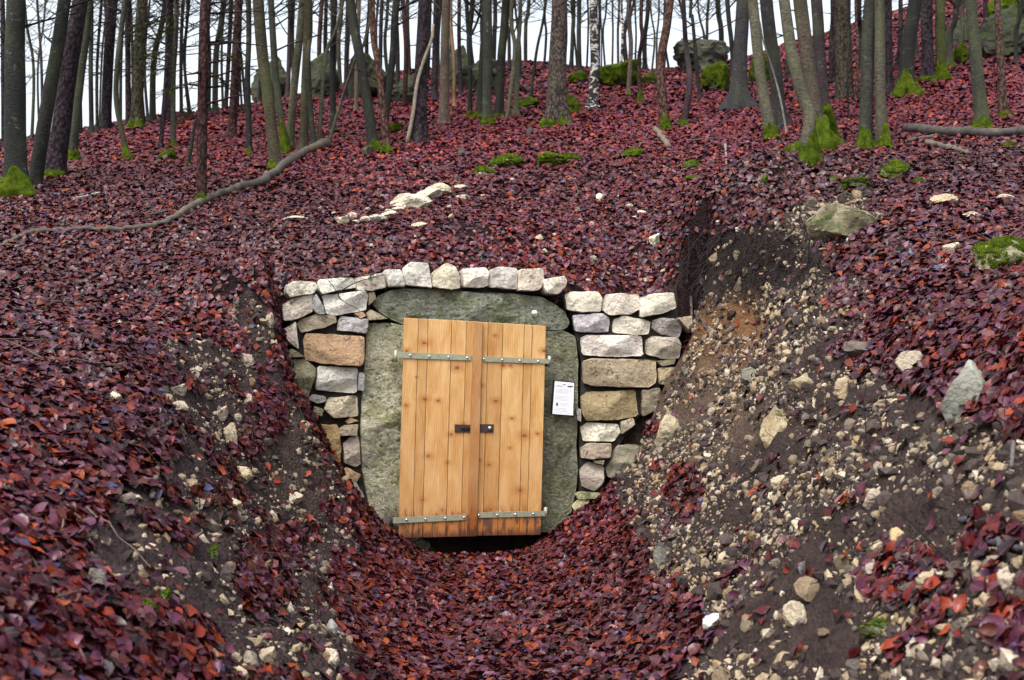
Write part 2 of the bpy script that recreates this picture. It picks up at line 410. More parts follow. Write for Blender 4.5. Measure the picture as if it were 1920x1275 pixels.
BANKS = [(480,520,8.9),(450,600,8.2),(430,700,7.6),(300,550,8.4),(300,650,7.1),(100,500,8.8),(100,600,7.2),(100,700,6.1),(300,750,6.3),
  (300,900,5.5),(100,850,4.9),(100,1000,4.2),(200,1100,4.0),(300,1275,3.8),(0,1275,3.0),(0,1100,3.5),(0,900,4.4),
  (1350,500,9.3),(1400,600,8.85),(1400,480,9.05),(1500,500,8.1),(1600,480,7.6),(1750,470,7.2),(1900,430,7.3),(1550,600,7.2),(1700,600,6.4),(1900,550,6.0),
  (1550,750,6.5),(1700,750,5.4),(1900,700,4.6),(1900,900,4.0),(1900,1100,3.5),(1900,1275,3.2),(1700,900,4.7),(1700,1100,4.2)]
TRENCH = [(960,1275,5.8),(800,1275,5.6),(1100,1275,5.6),(960,1150,7.2),(1000,1100,8.0),(900,1046,8.85),(780,1036,8.75),(1010,1022,9.2),(1060,985,9.2),(1090,955,9.3),
  (740,1000,8.9),(640,900,8.8),(560,740,8.7),(535,560,8.62),(650,1200,5.8),(600,1100,6.6),(550,1000,7.2),(450,900,7.0),(450,1000,6.0),(450,800,7.3),(450,1200,4.6),
  (1150,1275,5.3),(1250,1200,5.8),(1500,1200,4.6),(1700,1275,3.7),(1400,1000,6.0),(1250,1050,6.8),(1180,950,8.6),(1300,800,8.5),(1200,850,9.1),(1500,900,5.9),
  (1280,700,9.3),(1400,700,8.3),(1300,600,9.45),(1240,720,9.5),(1200,800,9.45),(1140,910,9.4)]
HILL = [(1300,430,9.75),(1300,380,10.6),(1500,380,9.3),(1700,380,8.7),(1900,370,8.4),(0,430,9.8),(200,430,9.9),(400,430,10.1),(200,350,11.9),(500,350,12.0),
  (1500,300,11.8),(1800,300,11.0),(0,330,12.6),(0,275,15.0),(1250,300,12.7)]
ABOVE = [(1100,450,10.2),(900,480,9.65),(700,490,9.35),(560,512,9.05),(1060,545,9.62),(1150,560,9.68),(1270,556,9.72),(700,400,10.9),(900,400,11.0),(1100,380,11.5),
  (800,300,13.2),(1000,300,13.3),(150,250,17),(300,222,19),(600,232,17),(700,200,20),(700,150,25),(1000,230,16),(1000,180,20),(1000,122,26),(1240,140,24.5),(1250,200,17),
  (1500,220,14.5),(1500,160,18),(1700,180,16),(1700,100,22),(1900,180,14.5),(1900,90,20),(1800,30,27)]
FARW = [(0,34,7.6),(-8,31,5.0),(8,34,11.5),(18,34,15),(-22,20,3.0),(-20,34,3.0),(24,20,9),(0,60,3),(-25,60,0),(30,60,16),(14,22,8.6),(-12,24,4.2),(40,10,8),(-40,10,1)]
def pts(lst): return [tuple(at(*p)) for p in lst]
def wpts(lst): return [(x, y, z + CAM[2]) for x, y, z in lst]
def tps(P, lam=0.002):
    P = np.array(P); n = len(P)
    d = np.hypot(P[:, None, 0] - P[None, :, 0], P[:, None, 1] - P[None, :, 1])
    K = np.where(d > 0, d * d * np.log(d + 1e-12), 0) + lam * np.eye(n)
    Q = np.c_[np.ones(n), P[:, :2]]
    A = np.block([[K, Q], [Q.T, np.zeros((3, 3))]])
    s = np.linalg.solve(A, np.r_[P[:, 2], 0, 0, 0])
    def f(X, Y):
        out = s[n] + s[n + 1] * X + s[n + 2] * Y
        for i in range(n):
            r2 = (X - P[i, 0])**2 + (Y - P[i, 1])**2
            out = out + s[i] * 0.5 * r2 * np.log(r2 + 1e-12)
        return out
    return f
shared = wpts(WORLD_ALL) + pts(BANKS) + pts(HILL)
back = []
for X in (-1.4, -0.8, -0.3, 0.2, 0.7):
    back.append((X, float(wall_y(X)) + 0.9, 0.35))
fF = tps(shared + pts(TRENCH) + back + wpts([p for p in FARW if abs(p[0]) > 11]))
fH = tps(shared + pts(ABOVE) + wpts(FARW))
def axis(lo, hi, fine_lo, fine_hi, h, g):
    a = list(np.arange(fine_lo, fine_hi, h))
    x, s = fine_hi, h
    while x < hi: a.append(x); s = min(s * g, 2.5); x += s
    b, x, s = [], fine_lo - h, h
    while x > lo: b.append(x); s = min(s * g, 2.5); x -= s
    return np.array(b[::-1] + a)
GX = axis(-60, 60, -3.2, 3.2, 0.042, 1.045)
GY = axis(-12, 75, 2.6, 10.4, 0.042, 1.025)
XX, YY = np.meshgrid(GX, GY)
LBARE = [(480,495),(535,560),(550,740),(640,880),(700,975),(640,1010),(590,1060),(620,1150),(640,1275),(420,1290),(330,1160),(180,1080),(160,1000),(250,900),(330,830),(300,740),(330,650),(430,620),(440,540)]
RBARE = [(1285,450),(1420,425),(1540,365),(1650,370),(1570,470),(1610,590),(1540,650),(1640,720),(1720,760),(1920,830),(1990,1300),(1280,1300),(1330,1150),(1230,1050),(1150,985),(1120,935),(1170,800),(1215,700),(1235,560)]
def bare_mask(px, py, X, Y):
    jx = px + 70 * (fbm(X * 2.5, Y * 2.5, seed=31) - 0.5) * 2; jy = py + 70 * (fbm(X * 2.5, Y * 2.5, seed=32) - 0.5) * 2
    return np.where(inpoly(LBARE, jx, jy), 1.0, 0.0), np.where(inpoly(RBARE, jx, jy), 1.0, 0.0)
def terrain(X, Y):
    F = fF(X, Y); H = fH(X, Y)
    d = Y - (wall_y(X) + 0.24)
    inside = sstep(XL - 0.14, XL - 0.02, X) * (1 - sstep(XR + 0.0, XR + 0.55, X))
    wdt = 0.03 * inside + 0.3 * (1 - inside)
    return F * (1 - sstep(-wdt, wdt, d)) + H * sstep(-wdt, wdt, d)
Z0 = terrain(XX, YY)
Z0[YY > 60] = np.minimum(Z0[YY > 60], 20)
gp = np.stack([XX, YY, Z0], -1).reshape(-1, 3)
gpx, gpy = project(gp)
gpx = gpx.reshape(XX.shape); gpy = gpy.reshape(XX.shape)
front = (YY < wall_y(XX) + 1.2) & (YY > 2)
ml, mr = bare_mask(gpx, gpy, XX, YY)
ml *= front; mr *= front
bare = np.maximum(ml, mr)
Z = Z0 + 0.05 * (fbm(XX * 2.2, YY * 2.2, seed=3) - 0.5) + 0.16 * (fbm(XX * 0.5, YY * 0.5, seed=4) - 0.5) * sstep(10, 14, YY)
Z += bare * (0.19 * (fbm(XX * 6, YY * 6, Z0 * 6, seed=5) - 0.5) + 0.07 * (fbm(XX * 22, YY * 22, seed=6, octv=2) - 0.5))
Z += (1 - bare) * 0.03 * (fbm(XX * 9, YY * 9, seed=8, octv=3) - 0.5)
# the fill behind the coping sits a little below the stone tops
dcp = YY - (wall_y(XX) + 0.24)
Z -= 0.10 * (dcp > -0.03) * (1 - sstep(0.0, 0.55, dcp)) * sstep(XL - .1, XL + .1, XX) * (1 - sstep(XR - .15, XR + .05, XX))
# the cut is cleared in front of the masonry: earth reaches only as high as the foot of each stretch of wall
FOOT = np.array([(505,560),(522,610),(532,650),(548,742),(590,790),(634,892),(690,968),(740,1006),(790,1030),(890,1036),(1005,1024),(1075,964),(1128,938),(1140,900),(1196,872),(1215,800),(1250,712),(1285,655),(1305,610),(1318,560)], float)
gp = np.stack([XX, YY, Z], -1).reshape(-1, 3); gpx, gpy = project(gp); gpx = gpx.reshape(XX.shape); gpy = gpy.reshape(XX.shape)
lim = np.interp(gpx, FOOT[:, 0], FOOT[:, 1]) + 3
dw_ = (wall_y(XX) + 0.2) - YY
wt = (1 - sstep(0.35, 1.0, dw_)) * (dw_ > 0) * sstep(500, 520, gpx) * (1 - sstep(1320, 1335, gpx))
drop = np.maximum(0, lim - gpy) / FPX * YY * 1.0
Z = Z - drop * wt
# soil colour (its own colour, patch by patch)
col = np.empty(XX.shape + (3,))
col[:] = (0.014, 0.006, 0.007)
col[ml > 0] = (0.042, 0.029, 0.029)
col[mr > 0] = (0.040, 0.029, 0.027)
def blob(cx, cy, rx, ry):
    q = ((gpx - cx) / rx)**2 + ((gpy - cy) / ry)**2 + 1.2 * (fbm(XX * 5, YY * 5, Z0 * 5, seed=9) - 0.5)
    return sstep(1.2, 0.4, q) * front
k = blob(1370, 640, 90, 90)[..., None]; col = col * (1 - k) + np.array((0.16, 0.085, 0.04)) * k
k = 0.8 * blob(1310, 760, 150, 110)[..., None]; col = col * (1 - k) + np.array((0.10, 0.072, 0.052)) * k
k = 1.0 * blob(1400, 490, 150, 62)[..., None]; col = col * (1 - k) + np.array((0.016, 0.011, 0.010)) * k
k = 0.5 * blob(560, 860, 70, 120)[..., None]; col = col * (1 - k) + np.array((0.065, 0.05, 0.038)) * k
ny, nx = XX.shape
idx = np.arange(ny * nx).reshape(ny, nx)
quads = np.stack([idx[:-1, :-1], idx[:-1, 1:], idx[1:, 1:], idx[1:, :-1]], -1).reshape(-1, 4)
GV = np.stack([XX, YY, Z], -1).reshape(-1, 3)
ground = link('ground', trimesh('ground', GV, quads, col.reshape(-1, 3), True), MAT['soil'])
tag(ground, 'earth hillside and sunken path with bare banks under the leaf litter', kind='structure')
dZy, dZx = np.gradient(Z, GY, GX)
def samp(A, X, Y):
    X = np.asarray(X, float); Y = np.asarray(Y, float)
    i = np.clip(np.searchsorted(GX, X) - 1, 0, nx - 2); j = np.clip(np.searchsorted(GY, Y) - 1, 0, ny - 2)
    fx = np.clip((X - GX[i]) / (GX[i + 1] - GX[i]), 0, 1); fy = np.clip((Y - GY[j]) / (GY[j + 1] - GY[j]), 0, 1)
    return (A[j, i] * (1 - fx) + A[j, i + 1] * fx) * (1 - fy) + (A[j + 1, i] * (1 - fx) + A[j + 1, i + 1] * fx) * fy
def ground_z(X, Y): return float(samp(Z, X, Y))
def normal(X, Y):
    n = np.stack([-samp(dZx, X, Y), -samp(dZy, X, Y), np.ones(np.shape(X))], -1)
    return n / np.linalg.norm(n, axis=-1, keepdims=True)
TT = np.concatenate([np.arange(2.2, 12, 0.012), np.arange(12, 40, 0.04)])
def hit(px, py, miss=27.0):
    d = ray(px, py)
    P = CAM + TT[:, None] * d
    below = P[:, 2] < samp(Z, P[:, 0], P[:, 1])
    if below.any():
        k = int(np.argmax(below)); return P[k]
    p = CAM + d * miss
    return np.array([p[0], p[1], ground_z(p[0], p[1])])
def scale_at(P): return float((P - CAM) @ fwd) / FPX       # metres for one pixel there

# ------------------------------------------------------------------ stone shapes
def resample(poly, n):
    P = np.array(poly, float); Q = np.r_[P, P[:1]]
    L = np.r_[0, np.cumsum(np.linalg.norm(np.diff(Q, axis=0), axis=1))]
    s = np.linspace(0, L[-1], n, endpoint=False)
    return np.c_[np.interp(s, L, Q[:, 0]), np.interp(s, L, Q[:, 1])]
def chaikin(P, it=1, k=0.22):
    P = np.array(P, float)
    for _ in range(it):
        N = np.roll(P, -1, 0)
        P = np.stack([P * (1 - k) + N * k, P * k + N * (1 - k)], 1).reshape(-1, 2)
    return P
def block(name, poly, P, t, n, front_off, depth, relief, mat, colr, parent, seed, N=44, rings=8, rnd=0, org=None):
    """a dressed or broken stone whose face has the given outline, set in the wall plane (P, t, n)"""
    W = np.array([hitplane(x, y, P, n, front_off) for x, y in poly])
    uv = np.c_[(W - P) @ t, W[:, 2]]
    cen = uv.mean(0)
    if name == 'stone': uv = cen + (uv - cen) * (1 + 0.009 / np.maximum(np.ptp(uv, axis=0), .05))
    uv = resample(chaikin(uv, rnd) if rnd else chaikin(uv, 1, 0.05), N)
    c = uv.mean(0); size = np.ptp(uv, axis=0).min()
    rv = fbm(uv[:, 0] * 14 + seed, uv[:, 1] * 14, seed=seed) - 0.5
    uv = uv + (uv - c) / (np.linalg.norm(uv - c, axis=1, keepdims=True) + 1e-9) * (rv[:, None] * min(0.10 * size, 0.02))
    prof = [(0.90, -depth), (0.97, -depth * 0.5), (1.0, -0.014), (0.992, -0.003)]
    for i in range(rings):
        f = i / rings
        prof.append((0.965 * (1 - f), 0.004))
    gr = np.random.default_rng(seed)
    G = gr.normal(0, 0.2 * min(1, relief / .012), (7, 2)); A = gr.uniform(0.0, relief * 1.6, 7)
    def face(q):
        h = np.min(A[None] + (q - c) @ G.T, axis=1)
        h = np.maximum(h, -0.05)
        fr = 1.0 / max(size, .08)
        h = h + relief * 1.3 * (fbm(q[:, 0] * 2.2 * fr + seed * 3.1, q[:, 1] * 2.2 * fr, seed=seed + 2, octv=3) - 0.5) + min(relief, .012) * 1.1 * (fbm(q[:, 0] * 34, q[:, 1] * 34, seed=seed + 5, octv=2) - 0.5)
        if N > 100: h = h + .035 * (fbm(q[:, 0] * 13, q[:, 1] * 15, seed=seed + 8, octv=3) - 0.5)
        return h
    V, F = [], []
    for q, (s_, d_) in enumerate(prof):
        ring = c + (uv - c) * s_
        d = np.full(N, d_)
        if q >= 2:
            d = d + face(ring) * (1 if q > 3 else 0.75)
        w_ = P + (ring[:, :1] - 0) * t + n * (front_off + d)[:, None]
        w_[:, 2] = ring[:, 1]
        V += list(w_)
        if q:
            a, b_ = (q - 1) * N, q * N
            for k_ in range(N):
                k2 = (k_ + 1) % N
                F.append((a + k_, a + k2, b_ + k2, b_ + k_))
    cc = P + c[0] * t + n * (front_off + 0.004 + float(face(c[None])[0])); cc[2] = c[1]
    V.append(cc); last = len(V) - 1; b_ = (len(prof) - 1) * N
    for k_ in range(N): F.append((b_ + k_, b_ + (k_ + 1) % N, last))
    bc = P + c[0] * t + n * (front_off - depth); bc[2] = c[1]
    V.append(bc); last = len(V) - 1
    for k_ in range(N): F.append(((k_ + 1) % N, k_, last))
    V = np.array(V)
    o0 = np.array(parent.location) if parent is not None else np.zeros(3)
    me = mesh(name, V - o0, F)
    bm = bmesh.new(); bm.from_mesh(me); bmesh.ops.recalc_face_normals(bm, faces=bm.faces); bm.to_mesh(me); bm.free()
    me.set_sharp_from_angle(angle=math.radians(32))
    ob = link(name, me, mat, parent)
    ob.color = (*colr, 1)
    return ob
def rock_mesh(name, seed, sub=2, planes=9, rough=0.10, flat=0.0):
    bm = bmesh.new(); bmesh.ops.create_icosphere(bm, subdivisions=sub, radius=1.0)
    V = np.array([v.co for v in bm.verts]); r = np.random.default_rng(seed)
    for _ in range(planes):
        n = r.normal(size=3); n /= np.linalg.norm(n); d = r.uniform(0.5, 0.85)
        over = np.maximum(0, V @ n - d); V = V - over[:, None] * n * 0.95
    nz = fbm(V[:, 0] * 2 + seed, V[:, 1] * 2, V[:, 2] * 2, seed=seed, octv=5) - 0.5
    V = V * (1 + rough * 2 * nz)[:, None]
    if sub >= 4:
        n5 = fbm(V[:, 0] * 5 + seed, V[:, 1] * 5, V[:, 2] * 9, seed=seed + 9, octv=4) - 0.5
        V = V * (1 + 0.22 * n5)[:, None]
    V = V / np.abs(V).max(0)
    for v, c in zip(bm.verts, V): v.co = c
    me = bpy.data.meshes.new(name); bm.to_mesh(me); bm.free()
    if sub > 2:
        me.polygons.foreach_set('use_smooth', [True] * len(me.polygons)); me.set_sharp_from_angle(angle=math.radians(28))
    return me
def tube(P, R, seg=8, wob=0.0, seed=0, cap=True):
    P = np.array(P, float); R = np.array(R, float); n = len(P)
    T = np.gradient(P, axis=0); T /= np.linalg.norm(T, axis=1, keepdims=True) + 1e-9
    ref = np.array([0.0, -1, 0.15]) if abs(T[0][1]) < 0.85 else np.array([0, 0, 1.0])
    A = np.cross(T, ref); A /= np.linalg.norm(A, axis=1, keepdims=True) + 1e-9
    B = np.cross(T, A)
    an = np.linspace(0, 2 * math.pi, seg, endpoint=False)
    V = P[:, None, :] + R[:, None, None] * (np.cos(an)[None, :, None] * A[:, None, :] + np.sin(an)[None, :, None] * B[:, None, :])
    if wob > 0:
        q = V.reshape(-1, 3); s = 1.0 / max(R.mean() * 3, 0.02)
        f = (fbm(q[:, 0] * s, q[:, 1] * s, q[:, 2] * s * 0.5, seed=seed, octv=2) - 0.5).reshape(n, seg, 1)
        V = V + (V - P[:, None, :]) * f * 2 * wob
    V = V.reshape(-1, 3)
    F = []
    for i in range(n - 1):
        for k in range(seg):
            k2 = (k + 1) % seg
            F.append((i * seg + k, i * seg + k2, (i + 1) * seg + k2, (i + 1) * seg + k))
    if cap:
        F.append(tuple(range(seg))[::-1]); F.append(tuple((n - 1) * seg + k for k in range(seg)))
    return V, F
def join(parts):
    V, F, o = [], [], 0
    for v, f in parts:
        V.append(np.asarray(v)); F += [tuple(int(i) + o for i in q) for q in f]; o += len(v)
    return np.concatenate(V), F
def smooth_path(P, n):
    P = np.array(P, float); m = len(P)
    if m == 2: return P[0] + np.linspace(0, 1, n)[:, None] * (P[1] - P[0])
    Q = np.r_[[2 * P[0] - P[1]], P, [2 * P[-1] - P[-2]]]
    out = []
    for s in np.linspace(0, m - 1 - 1e-6, n):
        i = int(s); f = s - i
        p0, p1, p2, p3 = Q[i:i + 4]
        out.append(0.5 * (2 * p1 + (p2 - p0) * f + (2 * p0 - 5 * p1 + 4 * p2 - p3) * f * f + (3 * p1 - p0 - 3 * p2 + p3) * f**3))
    return np.array(out)

# ------------------------------------------------------------------ dry-stone wall, lintel, jambs
WHITE, CREAM, TAN, OCH, GREY, LICH = (0.74, 0.71, 0.64), (0.69, 0.63, 0.53), (0.42, 0.35, 0.26), (0.43, 0.29, 0.165), (0.40, 0.40, 0.40), (0.27, 0.24, 0.16)
def wall_thing(name, px, py, P, n, label):
    o = empty(name, hitplane(px, py, P, n)); o.location.z = min(o.location.z, 1.0)
    return tag(o, label, 'wall', None, 'thing')
wl = wall_thing('stone_wall', 600, 930, P0, n1, 'dry-stone wall of pale limestone blocks built up beside the sign-free door jamb')
wr = wall_thing('stone_wall', 1120, 950, P1, n2, 'dry-stone wall of squared pale blocks beside the jamb with the paper notice')
cp = wall_thing('coping_course', 800, 538, P0, n1, 'single course of small upright pale blocks running over the mossy lintel')
LEFT = [
 ([(531,571),(547,559),(589,553),(588,584),(573,592),(547,601),(533,600)], CREAM, 'capmoss', .012),
 ([(587,561),(593,551),(606,573),(609,589),(596,588),(587,578)], GREY, 'wall', .006),
 ([(606,553),(684,545),(691,554),(688,580),(662,585),(632,591),(613,587)], WHITE, 'wall', .012),
 ([(692,549),(702,548),(704,560),(693,571)], LICH, 'wall', .006),
 ([(558,606),(564,599),(594,590),(629,592),(632,604),(611,613),(566,622)], TAN, 'wall', .01),
 ([(636,601),(641,593),(690,599),(688,625),(669,622),(634,618)], (.47,.45,.45), 'wall', .01),
 ([(666,588),(681,585),(686,592),(676,596)], OCH, 'wall', .004),
 ([(688,587),(696,581),(727,597),(691,600)], TAN, 'wall', .004),
 ([(529,620),(555,603),(561,655),(542,641)], CREAM, 'capmoss', .008),
 ([(569,639),(575,625),(684,631),(684,672),(679,687),(601,681),(573,673)], OCH, 'wall', .03),
 ([(538,660),(547,654),(570,668),(542,670)], LICH, 'wall', .006),
 ([(541,686),(552,672),(573,674),(592,691),(589,714),(578,742),(559,735),(542,716)], LICH, 'wall', .02),
 ([(596,687),(672,690),(669,736),(613,733),(591,731)], (.62,.60,.55), 'wall', .014),
 ([(674,698),(683,700),(682,732),(673,731)], GREY, 'wall', .004),
 ([(578,748),(587,740),(609,743),(613,752),(596,756)], (.33,.33,.28), 'wall', .006),
 ([(613,756),(619,746),(671,742),(673,780),(624,783),(609,768)], TAN, 'wall', .012),
 ([(590,762),(606,768),(604,780),(588,776)], LICH, 'wall', .006),
 ([(648,789),(658,784),(672,789),(652,794)], OCH, 'wall', .003),
 ([(637,804),(647,798),(671,797),(669,816),(638,816)], TAN, 'wall', .008),
 ([(644,833),(658,820),(672,818),(677,869),(669,875),(647,869)], (.45,.38,.31), 'wall', .014),
 ([(645,883),(652,877),(676,890),(669,903),(650,895)], OCH, 'wall', .006),
 ([(648,907),(658,901),(669,907),(683,931),(669,948),(651,926)], (.40,.38,.30), 'wall', .012),
 ([(590,796),(633,797),(640,841),(636,890),(612,872),(592,840)], (.42,.29,.13), 'wall', .04),
]
RIGHT = [
 ([(1061,553),(1072,545),(1121,547),(1129,557),(1127,583),(1091,585),(1066,579)], CREAM, 'wall', .012),
 ([(1133,563),(1140,551),(1199,551),(1200,579),(1183,589),(1145,589),(1131,579)], CREAM, 'wall', .012),
 ([(1203,557),(1221,552),(1264,548),(1271,576),(1242,587),(1203,593)], CREAM, 'wall', .012),
 ([(1076,591),(1131,588),(1144,596),(1142,620),(1118,622),(1080,620)], (.44,.43,.44), 'wall', .012),
 ([(1153,598),(1169,592),(1221,602),(1217,625),(1194,628),(1150,622)], CREAM, 'wall', .012),
 ([(1225,601),(1242,596),(1270,599),(1280,614),(1275,631),(1242,627),(1223,614)], (.36,.35,.32), 'wall', .014),
 ([(1272,596),(1297,593),(1298,624)], TAN, 'wall', .004),
 ([(1091,634),(1104,628),(1205,630),(1207,666),(1145,668),(1092,664)], WHITE, 'wall', .012),
 ([(1214,637),(1226,630),(1270,633),(1278,647),(1275,671),(1242,671),(1213,663)], (.44,.39,.31), 'wall', .016),
 ([(1232,677),(1267,674),(1264,682),(1242,686)], LICH, 'wall', .004),
 ([(1094,678),(1107,673),(1232,675),(1232,715),(1221,725),(1118,724),(1095,717)], (.43,.36,.24), 'wall', .03),
 ([(1091,745),(1102,735),(1193,732),(1198,779),(1159,787),(1099,789),(1091,773)], (.33,.26,.15), 'wall', .026),
 ([(1090,802),(1102,793),(1159,796),(1164,810),(1153,827),(1094,826)], CREAM, 'wall', .014),
 ([(1166,791),(1187,785),(1190,796),(1167,814)], TAN, 'wall', .006),
 ([(1090,841),(1102,832),(1147,832),(1145,858),(1108,861),(1091,858)], TAN, 'wall', .012),
 ([(1114,864),(1133,863),(1131,871),(1116,868)], LICH, 'wall', .003),
 ([(1088,884),(1102,867),(1133,874),(1132,903),(1116,921),(1091,912)], (.46,.40,.34), 'wall', .016),
 ([(1078,926),(1091,923),(1125,925),(1128,934),(1085,936)], (.38,.37,.22), 'capmoss', .006),
 ([(1073,949),(1085,938),(1105,940),(1102,951),(1077,957)], (.40,.38,.22), 'wall', .008),
 ([(1137,881),(1159,835),(1210,835),(1200,869),(1173,898),(1141,895)], (.30,.28,.20), 'wall', .03),
 ([(1081,765),(1089,768),(1089,790),(1083,786)], GREY, 'wall', .003),
 ([(1205,732),(1238,728),(1240,765),(1206,780)], LICH, 'wall', .012),
 ([(1236,690),(1270,689),(1262,724),(1238,720)], (.34,.28,.18), 'wall', .012),
]
CAPS = [
 ([(536,535),(556,527),(591,529),(596,538),(589,550),(561,553),(544,557),(538,549)], CREAM, 'capmoss', .01),
 ([(599,524),(662,520),(668,538),(646,541),(604,551),(600,542)], WHITE, 'wall', .01),
 ([(669,522),(719,512),(726,538),(705,542),(700,545),(671,541)], CREAM, 'capmoss', .01),
 ([(723,506),(753,506),(760,535),(732,536)], WHITE, 'wall', .01),
 ([(762,498),(773,491),(803,493),(811,539),(763,533)], WHITE, 'wall', .01),
 ([(813,514),(822,503),(840,492),(855,500),(863,520),(863,540),(846,543),(813,537)], (.55,.49,.38), 'wall', .012),
 ([(870,503),(912,501),(917,509),(917,534),(901,538),(872,537)], WHITE, 'wall', .01),
 ([(920,506),(936,501),(970,502),(972,541),(955,541),(920,536)], WHITE, 'wall', .01),
 ([(977,505),(1019,503),(1022,530),(1010,544),(973,544),(974,528)], CREAM, 'wall', .014),
 ([(1023,524),(1061,517),(1065,528),(1061,538),(1047,551),(1027,549),(1023,541)], CREAM, 'wall', .01),
]
def jit(c, s):
    r = random.Random(s); k = r.uniform(0.88, 1.08); return tuple(min(0.76, x * k * r.uniform(0.97, 1.03)) for x in c)
def hull_core(name, poly, P, t, n, off, depth, parent):
    W = np.array([hitplane(x, y, P, n, off) for x, y in poly]); m = len(W)
    V = np.r_[W, W - n * depth] - np.array(parent.location)
    F = [tuple(range(m)), tuple(range(2 * m - 1, m - 1, -1))] + [(i, i + m, (i + 1) % m + m, (i + 1) % m) for i in range(m)]
    return link(name, mesh(name, V, F, False), MAT['core'], parent)
for i, (poly, c, mt, rl) in enumerate(LEFT):
    block('stone', poly, P0, t1, n1, 0.0 + random.uniform(-.02, .025), random.uniform(.2, .26), rl, MAT[mt], jit(c, i), wl, 100 + i)
for i, (poly, c, mt, rl) in enumerate(RIGHT):
    block('stone', poly, P1, t2, n2, 0.0 + random.uniform(-.02, .025), random.uniform(.2, .26), rl, MAT[mt], jit(c, 50 + i), wr, 200 + i)
for i, (poly, c, mt, rl) in enumerate(CAPS):
    block('stone', poly, P0, t1, n1, 0.01 + random.uniform(-.015, .02), random.uniform(.2, .26), rl, MAT[mt], jit(c, 90 + i), cp, 300 + i)
hull_core('wall_core', [(540,560),(700,545),(690,600),(686,700),(680,800),(688,960),(650,960),(620,860),(560,740),(545,640)], P0, t1, n1, -0.10, 0.3, wl)
hull_core('wall_core', [(1060,556),(1262,556),(1276,620),(1262,690),(1205,770),(1150,850),(1125,930),(1085,960),(1086,800),(1090,680),(1076,610)], P1, t2, n2, -0.10, 0.3, wr)
hull_core('wall_core', [(545,545),(720,520),(850,510),(1055,535),(1050,552),(900,548),(740,542),(560,560)], P0, t1, n1, -0.12, 0.12, cp)

dw = empty('stone_doorway', hitplane(885, 1010, P0, n1)); tag(dw, 'mossy sandstone doorway of one lintel slab on two jambs around the wooden door', 'doorway', None, 'thing')
block('lintel', [(699,568),(709,554),(735,543),(761,540),(815,541),(870,546),(960,549),(1020,556),(1047,571),(1066,587),(1073,606),(1064,617),(1026,618),(900,622),(770,614),(735,598),(715,586)],
      P0, t1, n1, -0.015, 0.4, .02, MAT['jamb'], (.40, .41, .33), dw, 401, 150, 26, 0)
block('jamb', [(691,605),(730,604),(772,612),(776,800),(772,1010),(740,1012),(712,990),(698,965),(690,930),(680,880),(676,820),(680,760),(684,700),(688,650)],
      P0, t1, n1, -0.02, 0.36, .025, MAT['jamb'], (.80, .75, .55), dw, 402, 150, 26, 0)
block('jamb', [(1005,618),(1060,619),(1082,630),(1088,680),(1086,760),(1083,850),(1087,890),(1080,940),(1070,980),(1040,1000),(1003,1000),(1000,800)],
      P0, t1, n1, -0.02, 0.36, .02, MAT['jamb'], (.42, .41, .30), dw, 403, 150, 26, 0)
block('threshold', [(750,1000),(830,1004),(1000,1000),(1012,1010),(1000,1034),(980,1034),(940,1026),(860,1030),(812,1034),(790,1040),(760,1030)], P0, t1, n1, -0.26, 0.2, .01, MAT['core'], (.2, .2, .18), dw, 404, 60, 6, 1)
block('sill_block', [(738,1002),(776,1006),(800,1012),(812,1022),(800,1040),(745,1035)], P0, t1, n1, -0.02, 0.2, .012, MAT['jamb'], (.24, .24, .21), dw, 405, 40, 6, 1)
block('wooden_wedge', [(718,968),(744,966),(748,1006),(722,1000)], P0, t1, n1, 0.03, 0.1, .004, MAT['dead'], (.12, .10, .09), dw, 406, 30, 4, 1)
# small round survey disc on the lintel
def disc(name, px, py, P, n, t, off, r, thick, mat, parent=None, seg=16, dome=0.0):
    c = hitplane(px, py, P, n, off); zup = np.array([0, 0, 1.0])
    base = np.array(parent.location) if parent is not None else np.zeros(3)
    V = []
    for rr, d in ((r, -thick), (r, 0), (r * 0.8, thick * 0.5 + dome)):
        for k in range(seg):
            a = 2 * math.pi * k / seg; V.append(c + n * d + rr * (math.cos(a) * t + math.sin(a) * zup) - base)
    V.append(c + n * (thick * 0.5 + dome * 1.3) - base)
    F = [(a * seg + k, a * seg + (k + 1) % seg, (a + 1) * seg + (k + 1) % seg, (a + 1) * seg + k) for a in (0, 1) for k in range(seg)]
    F += [(2 * seg + k, 2 * seg + (k + 1) % seg, 3 * seg) for k in range(seg)]
    return link(name, mesh(name, V, F), mat, parent)
md = empty('marker_disc', hitplane(1003, 586, P0, n1, 0.03)); tag(md, 'small round white marker disc fixed on the mossy lintel', 'marker', None, 'thing')
disc('plate', 1003, 586, P0, n1, t1, 0.035, 0.021, 0.03, MAT['paper'], md)
disc('mark', 1003, 585.5, P0, n1, t1, 0.046, 0.007, 0.004, MAT['ink2'], md, 10)

